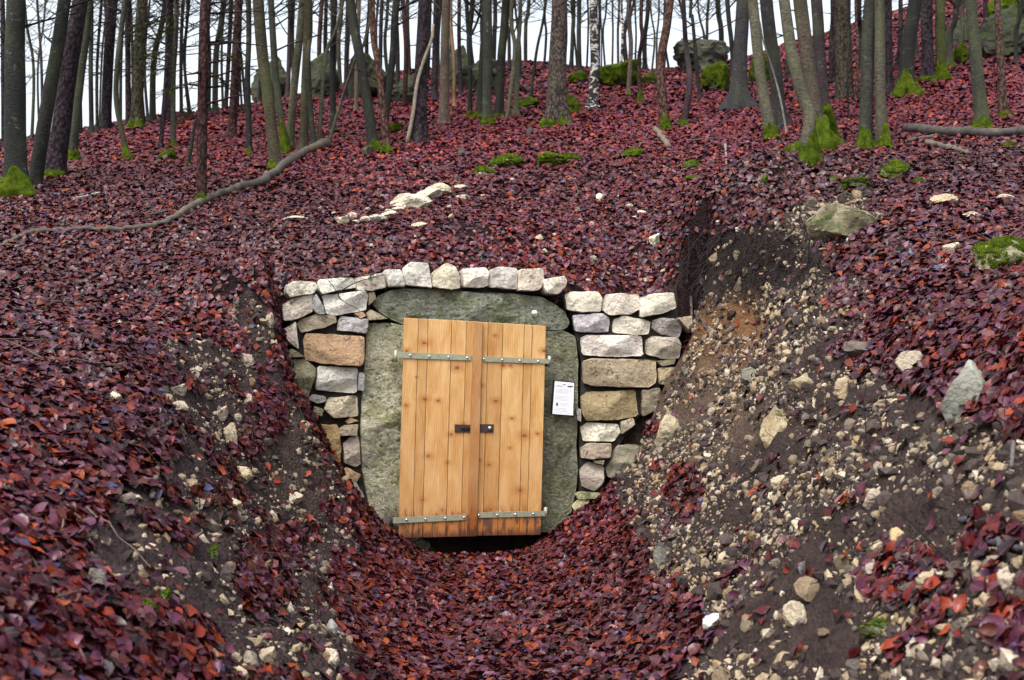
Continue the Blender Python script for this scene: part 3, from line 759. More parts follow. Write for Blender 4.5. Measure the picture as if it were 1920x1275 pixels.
# ------------------------------------------------------------------ the double door
DOFF = 0.065
def lerp(a, b, f): return (a[0] + (b[0] - a[0]) * f, a[1] + (b[1] - a[1]) * f)
def slab(name, q, off, thick, mat, parent, ch=0.003, dpos=None):
    """a board: q = four photo corners TL TR BR BL on the door plane, chamfered"""
    W = [hitplane(x, y, P0, n1, off) for x, y in q]
    c = sum(W) / 4
    base = np.array(parent.location)
    V = [p - n1 * thick - base for p in W] + [p - n1 * ch - base for p in W]
    V += [p + (c - p) / np.linalg.norm(c - p) * ch * 1.5 - base for p in W]
    F = [(0, 3, 2, 1)] + [(i, (i + 1) % 4, 4 + (i + 1) % 4, 4 + i) for i in range(4)] + [(4 + i, 4 + (i + 1) % 4, 8 + (i + 1) % 4, 8 + i) for i in range(4)] + [(8, 9, 10, 11)]
    me = mesh(name, V, F, False)
    bm = bmesh.new(); bm.from_mesh(me); bmesh.ops.recalc_face_normals(bm, faces=bm.faces); bm.to_mesh(me); bm.free()
    if dpos is not None:
        a = me.attributes.new('dpos', 'FLOAT_VECTOR', 'POINT')
        a.data.foreach_set('vector', np.array(dpos * 3, np.float32).ravel())
    return link(name, me, mat, parent)
def leaf_door(corners, cuts, mat, label, k0, name):
    TL, TR, BR, BL = corners
    o = empty(name, hitplane((BL[0] + BR[0]) / 2, BL[1], P0, n1, DOFF)); tag(o, label, 'door', None, 'thing')
    for i in range(len(cuts) - 1):
        a, b = cuts[i] + 0.004, cuts[i + 1] - 0.004
        j = random.uniform(-.0015, .0015)
        q = [lerp(TL, TR, a), lerp(TL, TR, b), lerp(BL, BR, b), lerp(BL, BR, a)]
        slab('plank', q, DOFF + 0.035 + j, 0.03, mat, o, 0.002, [(a, 1, k0 + i), (b, 1, k0 + i), (b, 0, k0 + i), (a, 0, k0 + i)])
    # ledge behind the boards
    slab('ledge', [lerp(TL, BL, .12), lerp(TR, BR, .12), lerp(TR, BR, .2), lerp(TL, BL, .2)], DOFF + 0.004, 0.03, MAT['strip'], o, 0.002, [(0, .88, 50), (1, .88, 50), (1, .8, 50), (0, .8, 50)])
    slab('ledge', [lerp(TL, BL, .84), lerp(TR, BR, .84), lerp(TR, BR, .92), lerp(TL, BL, .92)], DOFF + 0.004, 0.03, MAT['strip'], o, 0.002, [(0, .16, 51), (1, .16, 51), (1, .08, 51), (0, .08, 51)])
    return o
dl = leaf_door([(758,596),(888,602.3),(877,1006),(747,1009)], [0, .205, .345, .685, .90, 1.0], MAT['pine_l'], 'pine plank door leaf with strap hinges on the ochre-stone side, hasp end near centre', 0, 'cellar_door')
dr = leaf_door([(888.6,602.8),(1024,611),(1014,1003),(877.8,1005)], [0, .12, .20, .405, .70, .81, 1.0], MAT['pine_r'], 'pine plank door leaf with brown cover strip, on the paper notice side', 10, 'cellar_door')
slab('cover_strip', [(889,602),(905,604),(894,1006),(876.5,1006.5)], DOFF + 0.062, 0.027, MAT['strip'], dr, 0.004, [(0, 1, 30), (.12, 1, 30), (.12, 0, 30), (0, 0, 30)])
def strap(par, q, bolts, tipx=None):
    s = slab('strap_hinge', q, DOFF + 0.045, 0.009, MAT['zinc'], par, 0.0015)
    for bx, by in bolts:
        b = disc('bolt', bx, by, P0, n1, t1, DOFF + 0.047, 0.0095, 0.005, MAT['bolt'], par, 12, 0.006)
        b.parent = s
    return s
strap(dl, [(745,659.5),(884,665.5),(883,676),(745,671)], [(769,666),(805,668),(841,669.5),(876,671)])
strap(dr, [(905,668),(1030,673),(1030,682),(905,678)], [(907,673.2),(941.5,674.5),(975,676),(1009,677.5)])
strap(dl, [(737,970.5),(875,965),(874,975),(737,981.5)], [(762,974.5),(798,973),(834.5,971.5),(870,970)])
strap(dr, [(896,961),(1023,958),(1022,968),(896,971)], [(897.5,966),(932,965.2),(966,964.3),(1000,963.3)])
for par, x, y in ((dl, 742, 668), (dl, 735, 976), (dr, 1030, 678), (dr, 1023, 962)):
    zc = np.array([0, 0, 1.0]); c = hitplane(x, y, P0, n1, DOFF + 0.02)
    V, F = tube([c - zc * .05, c + zc * .05], [.016, .016], 10)
    link('hinge_pin', mesh('hinge_pin', V - np.array(par.location), F), MAT['zinc'] if par is dr or y < 700 else MAT['iron'], par)
    V, F = tube([c - zc * .03, c - zc * .03 - n1 * .12], [.013, .013], 8)
    link('hinge_bracket', mesh('hinge_bracket', V - np.array(par.location), F), MAT['iron'], par)
slab('hasp', [(853,795.5),(884,796.5),(884,810.5),(853,810)], DOFF + 0.046, 0.010, MAT['iron'], dl, 0.002)
h_ = slab('hasp_slot', [(864,801.5),(882,801),(882,805),(864,805)], DOFF + 0.058, 0.010, MAT['black'], dl, 0.001)
hr = slab('hasp', [(897,795),(926,795.5),(925,810.5),(897,810.5)], DOFF + 0.046, 0.010, MAT['iron'], dr, 0.002)
disc('bolt', 918.5, 803, P0, n1, t1, DOFF + 0.05, 0.018, 0.008, MAT['bolt'], dr, 14, 0.008)

# ------------------------------------------------------------------ the paper notice
sg = empty('notice_sign', hitplane(1056, 778, P0, n1, 0.03)); tag(sg, 'white printed paper notice with black bats on a dark board, fixed to the mossy jamb', 'sign', None, 'thing')
slab('backing_board', [(1039,712.5),(1078,716),(1076,781),(1034,778)], 0.045, 0.03, MAT['black'], sg, 0.002)
SQ = [(1040.5,714.5),(1076.5,718),(1074.5,779),(1036,776)]
slab('paper', SQ, 0.049, 0.003, MAT['paper'], sg, 0.0005)
def on_sign(u, v): return lerp(lerp(SQ[0], SQ[1], u), lerp(SQ[3], SQ[2], u), v)
def print_poly(name, pts_, mat, off=0.0505):
    W = np.array([hitplane(*on_sign(u, v), P0, n1, off) for u, v in pts_]) - np.array(sg.location)
    return link(name, mesh(name, W, [tuple(range(len(W)))], False), mat, sg)
def bat(cx, cy, s, an):
    sh = [(-1,-.1),(-.6,-.28),(-.25,-.12),(-.12,-.3),(0,-.2),(.12,-.3),(.25,-.12),(.6,-.28),(1,-.1),(.7,.1),(.45,.05),(.3,.28),(.1,.15),(0,.4),(-.1,.15),(-.3,.28),(-.45,.05),(-.7,.1)]
    ca, sa = math.cos(an), math.sin(an)
    print_poly('printed_bat', [(cx + s * (x * ca - y * sa), cy + 0.6 * s * (x * sa + y * ca)) for x, y in sh], MAT['black'], 0.051)
bat(.50, .085, .10, .15); bat(.80, .125, .16, -.12); bat(.72, .055, .05, -.1); bat(.28, .045, .04, .1); bat(.53, .165, .03, 0)
rr = random.Random(5)
def line_of_text(v, u0, u1, hgt, mat):
    V, F, u = [], [], u0
    while u < u1:
        wd = rr.uniform(.02, .07); e = min(u + wd, u1)
        k = len(V)
        for a, b in ((u, v), (e, v), (e, v + hgt), (u, v + hgt)): V.append(hitplane(*on_sign(a, b), P0, n1, 0.0505) - np.array(sg.location))
        F.append((k, k + 1, k + 2, k + 3)); u = e + rr.uniform(.012, .02)
    link('printed_line', mesh('printed_line', V, F, False), mat, sg)
line_of_text(.115, .10, .42, .045, MAT['ink'])
for i, v in enumerate(np.arange(.22, .96, .042)):
    if i in (4, 9, 13): continue
    line_of_text(v, .08 if not 9 < i < 13 else .34, rr.uniform(.7, .93), .012, MAT['ink'])
print_poly('printed_emblem', [(.13,.70),(.17,.64),(.21,.64),(.25,.70),(.24,.725),(.14,.725)], MAT['ink2'])
print_poly('printed_emblem', [(.12,.735),(.26,.735),(.26,.755),(.12,.755)], MAT['ink'])

# ------------------------------------------------------------------ trees
BEECH, BEECHD, PALE, OLIVE, PURP, RED, TANB, PINK, DARK = (.052,.054,.042), (.024,.026,.025), (.12,.115,.085), (.062,.055,.034), (.045,.030,.040), (.072,.034,.032), (.13,.095,.08), (.13,.07,.055), (.017,.018,.018)
def moss_shell(P, R, h, seed, ph, par, nseg=40, lobes=None):
    """moss cushion hugging a trunk foot: a wrapped, uneven collar over the trunk's own base"""
    m = 16; V, F = [], []
    kk_, ff_ = np.meshgrid(np.arange(nseg), np.linspace(0, 1, 16)); NB_ = fbm(kk_ * .55, ff_ * 6., seed=seed, octv=3)
    ka = np.arange(nseg); NT = 0.4 + 0.75 * vnoise(ka * .35, ka * 0 + seed * 1.3, seed=seed) + 0.3 * vnoise(ka * .9, ka * 0 + seed * 2.3, seed=seed + 4)
    for i in range(m):
        f = i / (m - 1)
        for k in range(nseg):
            a = 2 * math.pi * k / nseg
            top = h * (0.35 + 0.65 * (0.5 + 0.5 * math.cos(a - ph))) * NT[k]
            z = -0.12 + f * (top + 0.12)
            s = max(0, z) / max(P[-1][2] - P[0][2], .1)
            j = np.interp(max(0, z) + P[0][2], [p[2] for p in P], np.arange(len(P)))
            i0 = int(min(j, len(P) - 2)); fr = j - i0
            c = P[i0] * (1 - fr) + P[i0 + 1] * fr; kk = k * len(R[0]) / nseg; k0 = int(kk); kf = kk - k0; k1 = (k0 + 1) % len(R[0])
            r = (R[i0][k0] * (1 - kf) + R[i0][k1] * kf) * (1 - fr) + (R[i0 + 1][k0] * (1 - kf) + R[i0 + 1][k1] * kf) * fr
            bul = 0.012 * (1 - f**3) + 0.05 * (NB_[i, k] - .4) * (1 - f * .6)
            if f > .97: bul = -0.012
            V.append((c[0] + (r + bul) * math.cos(a), c[1] + (r + bul) * math.sin(a), P[0][2] + z))
    for i in range(m - 1):
        for k in range(nseg):
            k2 = (k + 1) % nseg; F.append((i * nseg + k, i * nseg + k2, (i + 1) * nseg + k2, (i + 1) * nseg + k))
    return np.array(V), F
def limb(p, d, L, r, seed, n=6, droop=0.0, seg=5):
    g = random.Random(seed); P = [np.array(p, float)]; d = np.array(d, float); d /= np.linalg.norm(d)
    for i in range(n):
        d = d + np.array([g.uniform(-.18, .18), g.uniform(-.18, .18), g.uniform(-.12, .12) - droop]); d /= np.linalg.norm(d)
        P.append(P[-1] + d * L / n)
    R = np.linspace(r, max(r * .18, .002), n + 1)
    return P, R, seg
def tree(path, w0, w1, kind, colr, label, group=None, moss=0.0, flare=0.5, miss=27.0, twigs=0, Y=None, name='tree', ph=None, extra=7.0, crown=True, mossang=None, seed=None):
    seed = seed if seed is not None else int(path[0][0] * 7 + path[0][1])
    g = random.Random(seed)
    colr = tuple(x * .74 for x in colr)
    if twigs == 0 and w0 < 15 and extra > 0: twigs = 4
    elif w0 < 15 and extra > 0: twigs += 3
    B = hit(path[0][0], path[0][1], miss) if Y is None else at(path[0][0], path[0][1], Y)
    Y = B[1]; base = B.copy(); base[2] = ground_z(base[0], base[1]) if abs(ground_z(base[0], base[1]) - base[2]) < .6 else base[2]
    pts_ = [base] + [at(x, y, Y) for x, y in path[1:]]
    px = scale_at(base)
    lean = pts_[-1] - pts_[-2]; lean = lean / np.linalg.norm(lean); lean = lean * .7 + np.array([0, 0, .3]); lean /= np.linalg.norm(lean)
    if extra > 0:
        pts_ += [pts_[-1] + lean * extra * .45 + np.array([g.uniform(-.1, .1), g.uniform(-.2, .2), 0]), pts_[-1] + lean * extra]
    if extra > 0 and w0 < 16:
        for q_ in range(1, len(pts_)): pts_[q_] = pts_[q_] + np.array([g.gauss(0, 3.0) * px, g.gauss(0, .06), 0])
    path3 = smooth_path(pts_, 30 if extra > 0 else 16)
    z0 = path3[0][2]
    dense = [path3[0] + np.array([0, 0, -.25])]
    dense += [path3[0] + (path3[1] - path3[0]) * f for f in (0, .18, .4, .7)]
    path3 = np.array(dense + list(path3[1:]))
    hgt = path3[:, 2] - z0
    htop = pts_[-1][2] - z0 if extra <= 0 else pts_[-3][2] - z0
    r = np.interp(hgt, [0, htop, htop + max(extra, .01)], [w0 / 2 * px, w1 / 2 * px, w1 / 2 * px * (.45 if extra > 0 else .8)])
    nseg = 18 if w0 > 12 else 10
    an = np.linspace(0, 2 * math.pi, nseg, endpoint=False)
    lob = g.choice([3, 4, 5]); ph0 = g.uniform(0, 6.28)
    R = np.empty((len(path3), nseg)); V = []
    for i, c in enumerate(path3):
        fl = flare * 1.35 * math.exp(-max(hgt[i], 0) / (r[0] * 1.3)) * (1 + .75 * np.cos(lob * an + ph0) + .35 * np.cos(2 * an + ph0 * 2))
        ir = 1 + .09 * (fbm(an * 0 + np.cos(an) * 1.2 + seed, np.sin(an) * 1.2, np.full(nseg, hgt[i] * 1.5), seed=seed % 97, octv=2) - .5) * 2
        R[i] = r[i] * ir * (1 + np.maximum(fl, -.15))
        V.append(np.c_[c[0] + R[i] * np.cos(an), c[1] + R[i] * np.sin(an), np.full(nseg, c[2])])
    V = np.concatenate(V); n = len(path3)
    F = [(i * nseg + k, i * nseg + (k + 1) % nseg, (i + 1) * nseg + (k + 1) % nseg, (i + 1) * nseg + k) for i in range(n - 1) for k in range(nseg)]
    F.append(tuple((n - 1) * nseg + k for k in range(nseg)))
    root = empty(name, base); tag(root, label, 'tree', group, 'thing')
    tr = link('trunk', mesh('trunk', V - base, F), MAT[kind], root); tr.color = (*colr, 1)
    if crown and extra > 0:
        parts = []
        for q in range(7):
            i = g.randint(int(n * .86), n - 2); a = g.uniform(0, 6.28); c = path3[i]
            P, Rr, sg_ = limb(c, (math.cos(a), math.sin(a), g.uniform(.5, 1.4)), g.uniform(1.0, 2.6), r[i] * .4, seed + q)
            parts.append(tube(P, Rr, sg_))
        Vc, Fc = join(parts); cr = link('crown', mesh('crown', Vc - base, Fc), MAT[kind], root); cr.color = (*colr, 1)
    for q in range(twigs):
        hmin = .25 if kind == 'spruce' else .5
        hh = g.uniform(hmin, 1.0) * htop + .3; i = int(np.argmin(abs(hgt - hh))); a = g.choice([g.uniform(-.5, .5), math.pi + g.uniform(-.5, .5), g.uniform(0, 6.28)])
        L = g.uniform(.25, .8) if kind == 'spruce' else g.uniform(.6, 1.6)
        c = path3[i] + np.array([0, 0, g.uniform(-.1, .1)])
        P, Rr, sg_ = limb(c, (math.cos(a), math.sin(a), g.uniform(-.15, .35) if kind == 'spruce' else g.uniform(.4, 1.2)), L, min(.014, r[i] * .25) + .003, seed + 31 * q, 6, .02 if kind == 'spruce' else -.02, 4)
        sub = [tube(P, Rr, sg_)]
        for z_ in range(5):
            k_ = g.randint(1, 5); b = g.uniform(0, 6.28)
            P2, R2, _ = limb(P[k_], (math.cos(b), math.sin(b), g.uniform(-.1, .6)), L * .4, Rr[k_] * .6, seed + 77 * q + z_, 4, 0, 3)
            sub.append(tube(P2, R2, 3))
        Vb, Fb = join(sub); br = link('branch', mesh('branch', Vb - base, Fb), MAT[kind], root); br.color = (*(x * .8 for x in colr), 1)
    if moss > 0:
        Vm, Fm = moss_shell(path3[1:], R[1:], moss, seed % 91, -math.pi / 2 + (mossang if mossang is not None else g.uniform(-.8, .8)), root, 40)
        link('moss', mesh('moss', Vm - base, Fm), MAT['moss'], root)
    return root, path3, r
G_L, G_C, G_R = 'slim trunks on the crest beyond the long fallen branch', 'slim trunks on the crest around the birch', 'slim trunks in the dense stand above the fallen log'
T = tree
t_edge = T([(30,366),(28,180),(30,0)], 42, 33, 'beech', BEECHD, 'thick dark trunk with a broad bright-moss foot at the photo edge', moss=.26, flare=.6, mossang=.6, twigs=2)
T([(64,348),(90,190),(121,0)], 25, 24, 'beech', BEECHD, 'dark slanting trunk crossing close beside the thick moss-footed one', flare=.2, twigs=2)
T([(103,331),(125,160),(150,0)], 36, 27, 'spruce', PURP, 'purplish rough-barked pine leaning beside the slanting dark trunk', moss=.07, flare=.2)
T([(134,302),(150,150),(168,0)], 17, 14, 'beech', BEECH, 'grey trunk partly hidden behind the leaning purplish pine', moss=.15)
T([(60,262),(57,120),(51,0)], 6, 5, 'beech', BEECH, 'thin crooked stem seen between the thick moss-footed trunk and the slanting one', miss=16)
T([(198,243),(203,120),(211,0)], 18, 19, 'spruce', PURP, 'purple-grey trunk on the skyline, first past the leaning pine', twigs=4, miss=17)
T([(241,299),(224,262),(216,188),(222,113),(233,0)], 11, 9, 'beech', BEECH, 'slender beech with a hooked mossy foot on the leaf slope', moss=.22, twigs=4)
T([(241,241),(242,120),(245,0)], 11, 10, 'spruce', PURP, 'narrow dark trunk behind the hook-footed beech', twigs=3, miss=18)
T([(256,241),(260,120),(267,0)], 21, 20, 'spruce', OLIVE, 'stout olive trunk on the skyline with a mossy foot', moss=.15, twigs=5, miss=18)
T([(286,230),(289,110),(302,0)], 12, 10, 'beech', BEECHD, 'dark forked-looking trunk on the skyline between two thin ones', twigs=5, miss=19)
T([(301,277),(306,130),(312,0)], 9, 8, 'spruce', PURP, 'thin purplish trunk standing in front of the skyline, one of two side by side', twigs=5)
T([(325,277),(324,140),(328,0)], 10, 9, 'beech', BEECH, 'thin grey trunk with small mossy foot next to the thin purplish trunk', moss=.12, twigs=4)
T([(318,226),(319,100),(321,0)], 15, 14, 'spruce', PURP, 'skyline trunk behind the two thin side-by-side trunks', twigs=3, miss=19)
tsp = T([(378,382),(380,200),(386,0)], 18, 20, 'spruce', RED, 'straight reddish spruce with dead twig stubs above the long fallen branch', moss=.13, twigs=12, flare=.25)
T([(352,312),(357,285),(361,258),(366,225)], 8, 6, 'beech', BEECHD, 'short broken sapling stump beside the reddish spruce', extra=0, crown=False, moss=.06, name='dead_sapling')
T([(403,213),(408,100),(414,0)], 11, 11, 'beech', BEECH, 'grey skyline trunk just past the reddish spruce', twigs=3, miss=20)
T([(423,205),(426,100),(430,0)], 8, 8, 'spruce', PURP, 'narrow skyline trunk between two stouter ones past the reddish spruce', twigs=3, miss=21)
T([(435,260),(441,130),(448,0)], 16, 14, 'spruce', RED, 'reddish-purple trunk standing alone before the rocky outcrop', twigs=4)
T([(468,290),(464,150),(461,0)], 11, 10, 'beech', BEECHD, 'smooth dark slender trunk left of the many-stemmed beech', moss=.06)
T([(518,316),(503,188),(484,0)], 21, 22, 'beech', OLIVE, 'outer leaning olive stem of the many-stemmed beech clump', moss=.10, flare=.3)
T([(537,290),(525,157),(506,0)], 14, 12, 'beech', BEECH, 'middle grey stem of the many-stemmed beech clump with moss at foot', moss=.5, flare=.4, mossang=.2)
T([(543,275),(556,157),(570,0)], 15, 14, 'beech', PALE, 'pale stem of the beech clump leaning towards the outcrop', flare=.2)
T([(569,284),(573,140),(578,0)], 16, 15, 'beech', OLIVE, 'olive-brown trunk rising just behind the beech clump')
T([(590,283),(586,200),(584,110),(580,0)], 12, 8, 'beech', BEECH, 'grey fork-base stem where the long fallen branch ends')
T([(597,279),(606,190),(617,94),(641,0)], 8, 6, 'beech', PALE, 'thin pale wavy stem beside the upper end of the fallen branch', twigs=2)
T([(614,277),(634,194),(666,119),(690,40)], 7, 5, 'beech', PALE, 'thin pale sapling slanting up from the end of the fallen branch', flare=.1)
T([(625,250),(626,120),(628,0)], 12, 11, 'beech', DARK, 'dark straight trunk behind the slanting pale sapling', moss=.08)
T([(703,283),(681,141),(656,0)], 20, 18, 'beech', BEECHD, 'dark trunk leaning hard with a mossy foot in front of the outcrop', moss=.14, mossang=.9)
T([(727,286),(711,141),(705,0)], 14, 11, 'spruce', PINK, 'pinkish-brown trunk beside the hard-leaning dark one', moss=.12)
T([(719,260),(732,94),(744,0)], 12, 14, 'beech', BEECHD, 'dark green-grey trunk crossing behind the pinkish-brown one')
T([(785,267),(789,140),(795,0)], 30, 20, 'spruce', PURP, 'broad purplish spruce with a dead branch propped against it', flare=.3)
T([(832,234),(834,120),(837,0)], 19, 16, 'beech', TANB, 'pale blotchy trunk standing behind the broad purplish spruce', flare=.25)
T([(852,202),(852,120),(851,0)], 7, 6, 'beech', (.24,.16,.09), 'narrow bare tan trunk stripped of its bark', miss=22)
T([(881,222),(879,94),(873,0)], 9, 8, 'beech', BEECHD, 'slim dark trunk beside the tight clump of grey stems', moss=.12)
T([(898,222),(900,100),(905,0)], 13, 13, 'beech', BEECHD, 'left stem of the tight clump of grey stems', moss=.1)
T([(913,234),(914,120),(914,0)], 18, 16, 'beech', BEECH, 'broad middle stem of the tight clump of grey stems', moss=.14)
T([(936,220),(940,110),(949,0)], 16, 15, 'beech', BEECHD, 'slightly leaning stem closing the tight clump of grey stems', moss=.05)
T([(893,185),(899,110),(906,40),(910,0)], 8, 8, 'beech', DARK, 'dark slanting trunk behind the tight clump of grey stems', miss=21)
T([(951,223),(958,94),(967,0)], 8, 8, 'beech', PALE, 'first of two pale slender stems next to the large tan spruce', moss=0)
T([(967,217),(971,94),(974,0)], 11, 7, 'beech', PALE, 'second of two pale slender stems, with a flared foot', flare=.7)
T([(994,186),(1003,94),(1025,0)], 6, 5, 'beech', DARK, 'thin dark curving sapling beside the large tan spruce', twigs=2)
T([(986,112),(988,50),(991,0)], 7, 7, 'beech', BEECHD, 'short-looking dark trunk on the crest behind the dark curving sapling', miss=27)
t_tan = T([(1044,236),(1046,110),(1049,0)], 38, 30, 'spruce', (.105,.082,.07), 'largest straight tan-grey spruce with a mossy root running downslope', flare=.5, moss=.05)
for i, (xb, yb, xt, wd, cl) in enumerate([(1020,128,1021,5,PURP),(1071,131,1073,8,BEECHD),(1087,136,1088,9,BEECHD),(1135,118,1135,4,PURP),(1148,120,1149,4,PURP),(1160,118,1160,5,RED),(1209,133,1211,9,BEECHD),(1231,136,1233,4,PURP),(1222,136,1219,4,BEECH),(1100,132,1098,4,PURP),(1128,120,1126,3,BEECH),(1190,130,1191,4,PURP)]):
    T([(xb, yb), ((xb + xt) / 2, yb / 2), (xt, 0)], wd, wd * .9, 'beech' if i % 3 else 'spruce', cl, ['thin purplish crest trunk seen beside the largest tan spruce, towards the curving sapling', 'grey crest trunk just past the largest tan spruce', 'stouter dark crest trunk midway between largest spruce and birch', 'first thin crest trunk past the birch, paired with another', 'second thin crest trunk past the birch', 'reddish thin crest trunk rising over the green boulder', 'dark grey crest trunk just behind the reddish crooked trunk', 'very thin purplish crest trunk before the knotted brown trunk', 'very thin grey crest stem behind the reddish crooked trunk', 'very thin crest stem touching the birch', 'hair-thin grey crest stem just past the birch', 'very thin crest stem between beige trunk and reddish crooked trunk'][i], G_C, miss=26 + i % 3, twigs=3)
T([(1110,204),(1116,125),(1113,0)], 19, 15, 'birch', DARK, 'birch with black and white bark on the leaf slope', flare=.4)
T([(1176,116),(1176,60),(1176,0)], 9, 9, 'spruce', PURP, 'dark purple trunk directly behind the large green mossy boulder', miss=25)
T([(1178,180),(1180,90),(1182,0)], 9, 8, 'beech', TANB, 'beige slim trunk in front of the large green mossy boulder', moss=.06)
T([(1163,161),(1166,62),(1167,0)], 5, 4, 'birch', DARK, 'very thin young birch before the green mossy boulder')
T([(1201,195),(1197,110),(1201,70),(1206,0)], 9, 7, 'spruce', RED, 'reddish crooked slim trunk with greenish foot near the boulder', moss=.25)
T([(1247,242),(1240,157),(1242,94),(1257,0)], 20, 14, 'spruce', PINK, 'brown knotted trunk bulging near its foot, moss on one side', moss=.2, mossang=.8, flare=.15)
T([(1281,237),(1289,157),(1290,78),(1286,0)], 13, 8, 'beech', PURP, 'crooked grey-purple slim trunk next to the knotted brown trunk', moss=.1)
T([(1312,186),(1305,125),(1296,31),(1297,0)], 8, 6, 'beech', BEECHD, 'thin dark trunk leaning in front of the grey boulder')
T([(1385,205),(1388,100),(1393,0)], 30, 24, 'beech', (.042,.041,.048), 'purple-grey beech with a flared root foot and a forking stem', flare=.7)
T([(1374,110),(1370,72),(1363,0)], 9, 9, 'beech', (.03,.028,.032), 'dark stem close against the flared purple-grey beech', miss=16, Y=16.2, flare=.1)
T([(1352,122),(1348,60),(1345,0)], 10, 10, 'beech', BEECHD, 'dark trunk on the crest beside the flared purple-grey beech', miss=22)
T([(1448,261),(1428,157),(1411,0)], 22, 19, 'beech', PALE, 'pale green-grey beech leaning left with a mossy foot', moss=.3, flare=.25)
T([(1462,240),(1453,125),(1437,0)], 25, 24, 'beech', (.038,.036,.038), 'dark grey trunk just behind the pale leaning beech')
T([(1475,250),(1462,180),(1447,125),(1432,80),(1425,41)], 4, 3, 'beech', (.30,.30,.30), 'very thin pale stem arching in front of the dark grey trunk', extra=0, crown=False, name='sapling')
t_snake = T([(1516,301),(1512,267),(1519,220),(1503,173),(1487,110),(1470,0)], 25, 20, 'beech', PALE, 'pale beech with a snaking trunk and bright mossy foot', moss=.22, mossang=.5, flare=.35, twigs=0)
t_flank = T([(1541,278),(1531,220),(1516,125),(1500,0)], 29, 25, 'beech', (.095,.078,.06), 'tan-grey beech behind the snaking one with a wide mossy root flank', moss=.42, mossang=.7, flare=1.5)
T([(1547,231),(1536,94),(1531,0)], 22, 21, 'beech', PURP, 'purple-grey trunk behind the wide mossy root flank', moss=.12)
T([(1560,158),(1558,80),(1556,0)], 12, 12, 'spruce', PURP, 'dark purple trunk between the purple-grey trunk and the broad olive one')
T([(1583,187),(1581,90),(1580,0)], 31, 30, 'spruce', (.07,.054,.038), 'broad straight olive-brown trunk in the dense stand', flare=.15)
T([(1605,190),(1604,90),(1603,0)], 6, 5, 'spruce', PINK, 'thin orange-pink stem beside the broad olive-brown trunk')
T([(1591,226),(1592,120),(1592,20)], 4, 3, 'beech', DARK, 'thin dark upright stem in front of the broad olive-brown trunk')
t_twin = T([(1622,277),(1626,140),(1632,0)], 26, 22, 'beech', (.038,.039,.035), 'darker half of the close twin trunks with mossy feet', moss=.17, flare=.35)
t_twin2 = T([(1655,277),(1650,157),(1649,0)], 22, 18, 'beech', (.08,.075,.06), 'paler half of the close twin trunks with mossy feet', moss=.17, flare=.4)
T([(1666,177),(1664,90),(1663,0)], 19, 18, 'spruce', PURP, 'dark purplish trunk rising behind the close twin trunks')
t_black = T([(1698,180),(1702,94),(1716,0)], 28, 24, 'beech', DARK, 'near-black leaning trunk with wide green mossy foot', moss=.35, flare=.8)
T([(1740,152),(1739,80),(1738,0)], 22, 21, 'spruce', PURP, 'purplish trunk next to the mossy green trunk', moss=.05)
T([(1765,149),(1764,80),(1763,0)], 19, 18, 'beech', (.055,.065,.018), 'trunk filmed all over with green moss', moss=.3)
T([(1781,126),(1785,62),(1793,0)], 12, 11, 'beech', BEECH, 'slim grey trunk leaning beside the green-filmed one', moss=.12)
T([(1842,239),(1829,94),(1821,0)], 26, 20, 'beech', (.06,.064,.048), 'smooth grey-green beech standing over the fallen log, mossy at foot', moss=.16, mossang=.9, flare=.2)
T([(1881,217),(1875,94),(1870,0)], 16, 12, 'spruce', PINK, 'pinkish trunk with a split pale foot near the photo edge', moss=.06, flare=.3)
for i, (xb, yb, xt, wd, cl) in enumerate([(1683,128,1686,9,PURP),(1640,120,1642,8,BEECHD),(1615,130,1612,10,BEECHD),(1720,110,1722,8,PURP),(1568,120,1570,10,BEECHD),(1800,105,1806,8,BEECH),(1846,95,1849,9,PURP),(1905,120,1908,9,BEECHD),(1478,150,1474,12,PURP),(1415,150,1412,10,BEECHD)]):
    T([(xb, yb), ((xb + xt) / 2, yb / 2), (xt, 0)], wd, wd * .9, 'beech' if i % 2 else 'spruce', cl, ['narrow purplish trunk between the twin trunks and the near-black leaning one', 'narrow dark trunk hidden partly by the close twin trunks', 'narrow dark trunk just beside the thin orange-pink stem', 'narrow purplish trunk uphill of the near-black leaning trunk', 'narrow dark trunk behind the broad olive-brown trunk', 'narrow grey trunk past the slim leaning grey one', 'narrow purplish trunk behind the smooth grey-green beech', 'narrow dark trunk at the photo edge past the pinkish trunk', 'narrow purplish trunk between the dark grey trunk and the snaking beech', 'narrow dark trunk behind the pale leaning beech'][i], G_R, miss=24)
for i, (xb, yb, xt, wd, cl) in enumerate([(8,280,2,10,PURP),(75,255,78,4,BEECH),(152,250,158,6,BEECHD),(172,252,169,9,BEECHD),(182,248,190,6,BEECH),(226,240,228,6,PURP),(270,235,272,7,BEECHD),(340,220,345,7,PURP),(357,218,352,6,BEECH),(391,212,396,8,BEECHD),(445,205,450,7,PURP),(418,208,422,5,BEECH)]):
    T([(xb, yb), ((xb + xt) / 2 + random.uniform(-4, 4), yb / 2), (xt, 0)], wd, wd * .9, 'beech' if i % 2 else 'spruce', cl, ['dark skyline trunk at the very photo edge behind the thick moss-footed one', 'thin skyline stem between moss-footed trunk and slanting dark trunk', 'dark skyline trunk just behind the leaning purplish pine', 'stouter dark skyline trunk next past the leaning pine', 'thin grey skyline stem beside the purple-grey skyline trunk', 'thin purplish skyline stem by the hook-footed beech', 'dark skyline stem touching the stout olive trunk', 'thin purplish skyline stem before the reddish spruce', 'thin grey skyline stem close beside the reddish spruce', 'dark skyline stem directly behind the reddish spruce', 'thin purplish skyline stem past the reddish-purple trunk', 'thin grey skyline stem between reddish spruce and reddish-purple trunk'][i], G_L, miss=19 + i % 4, twigs=9)
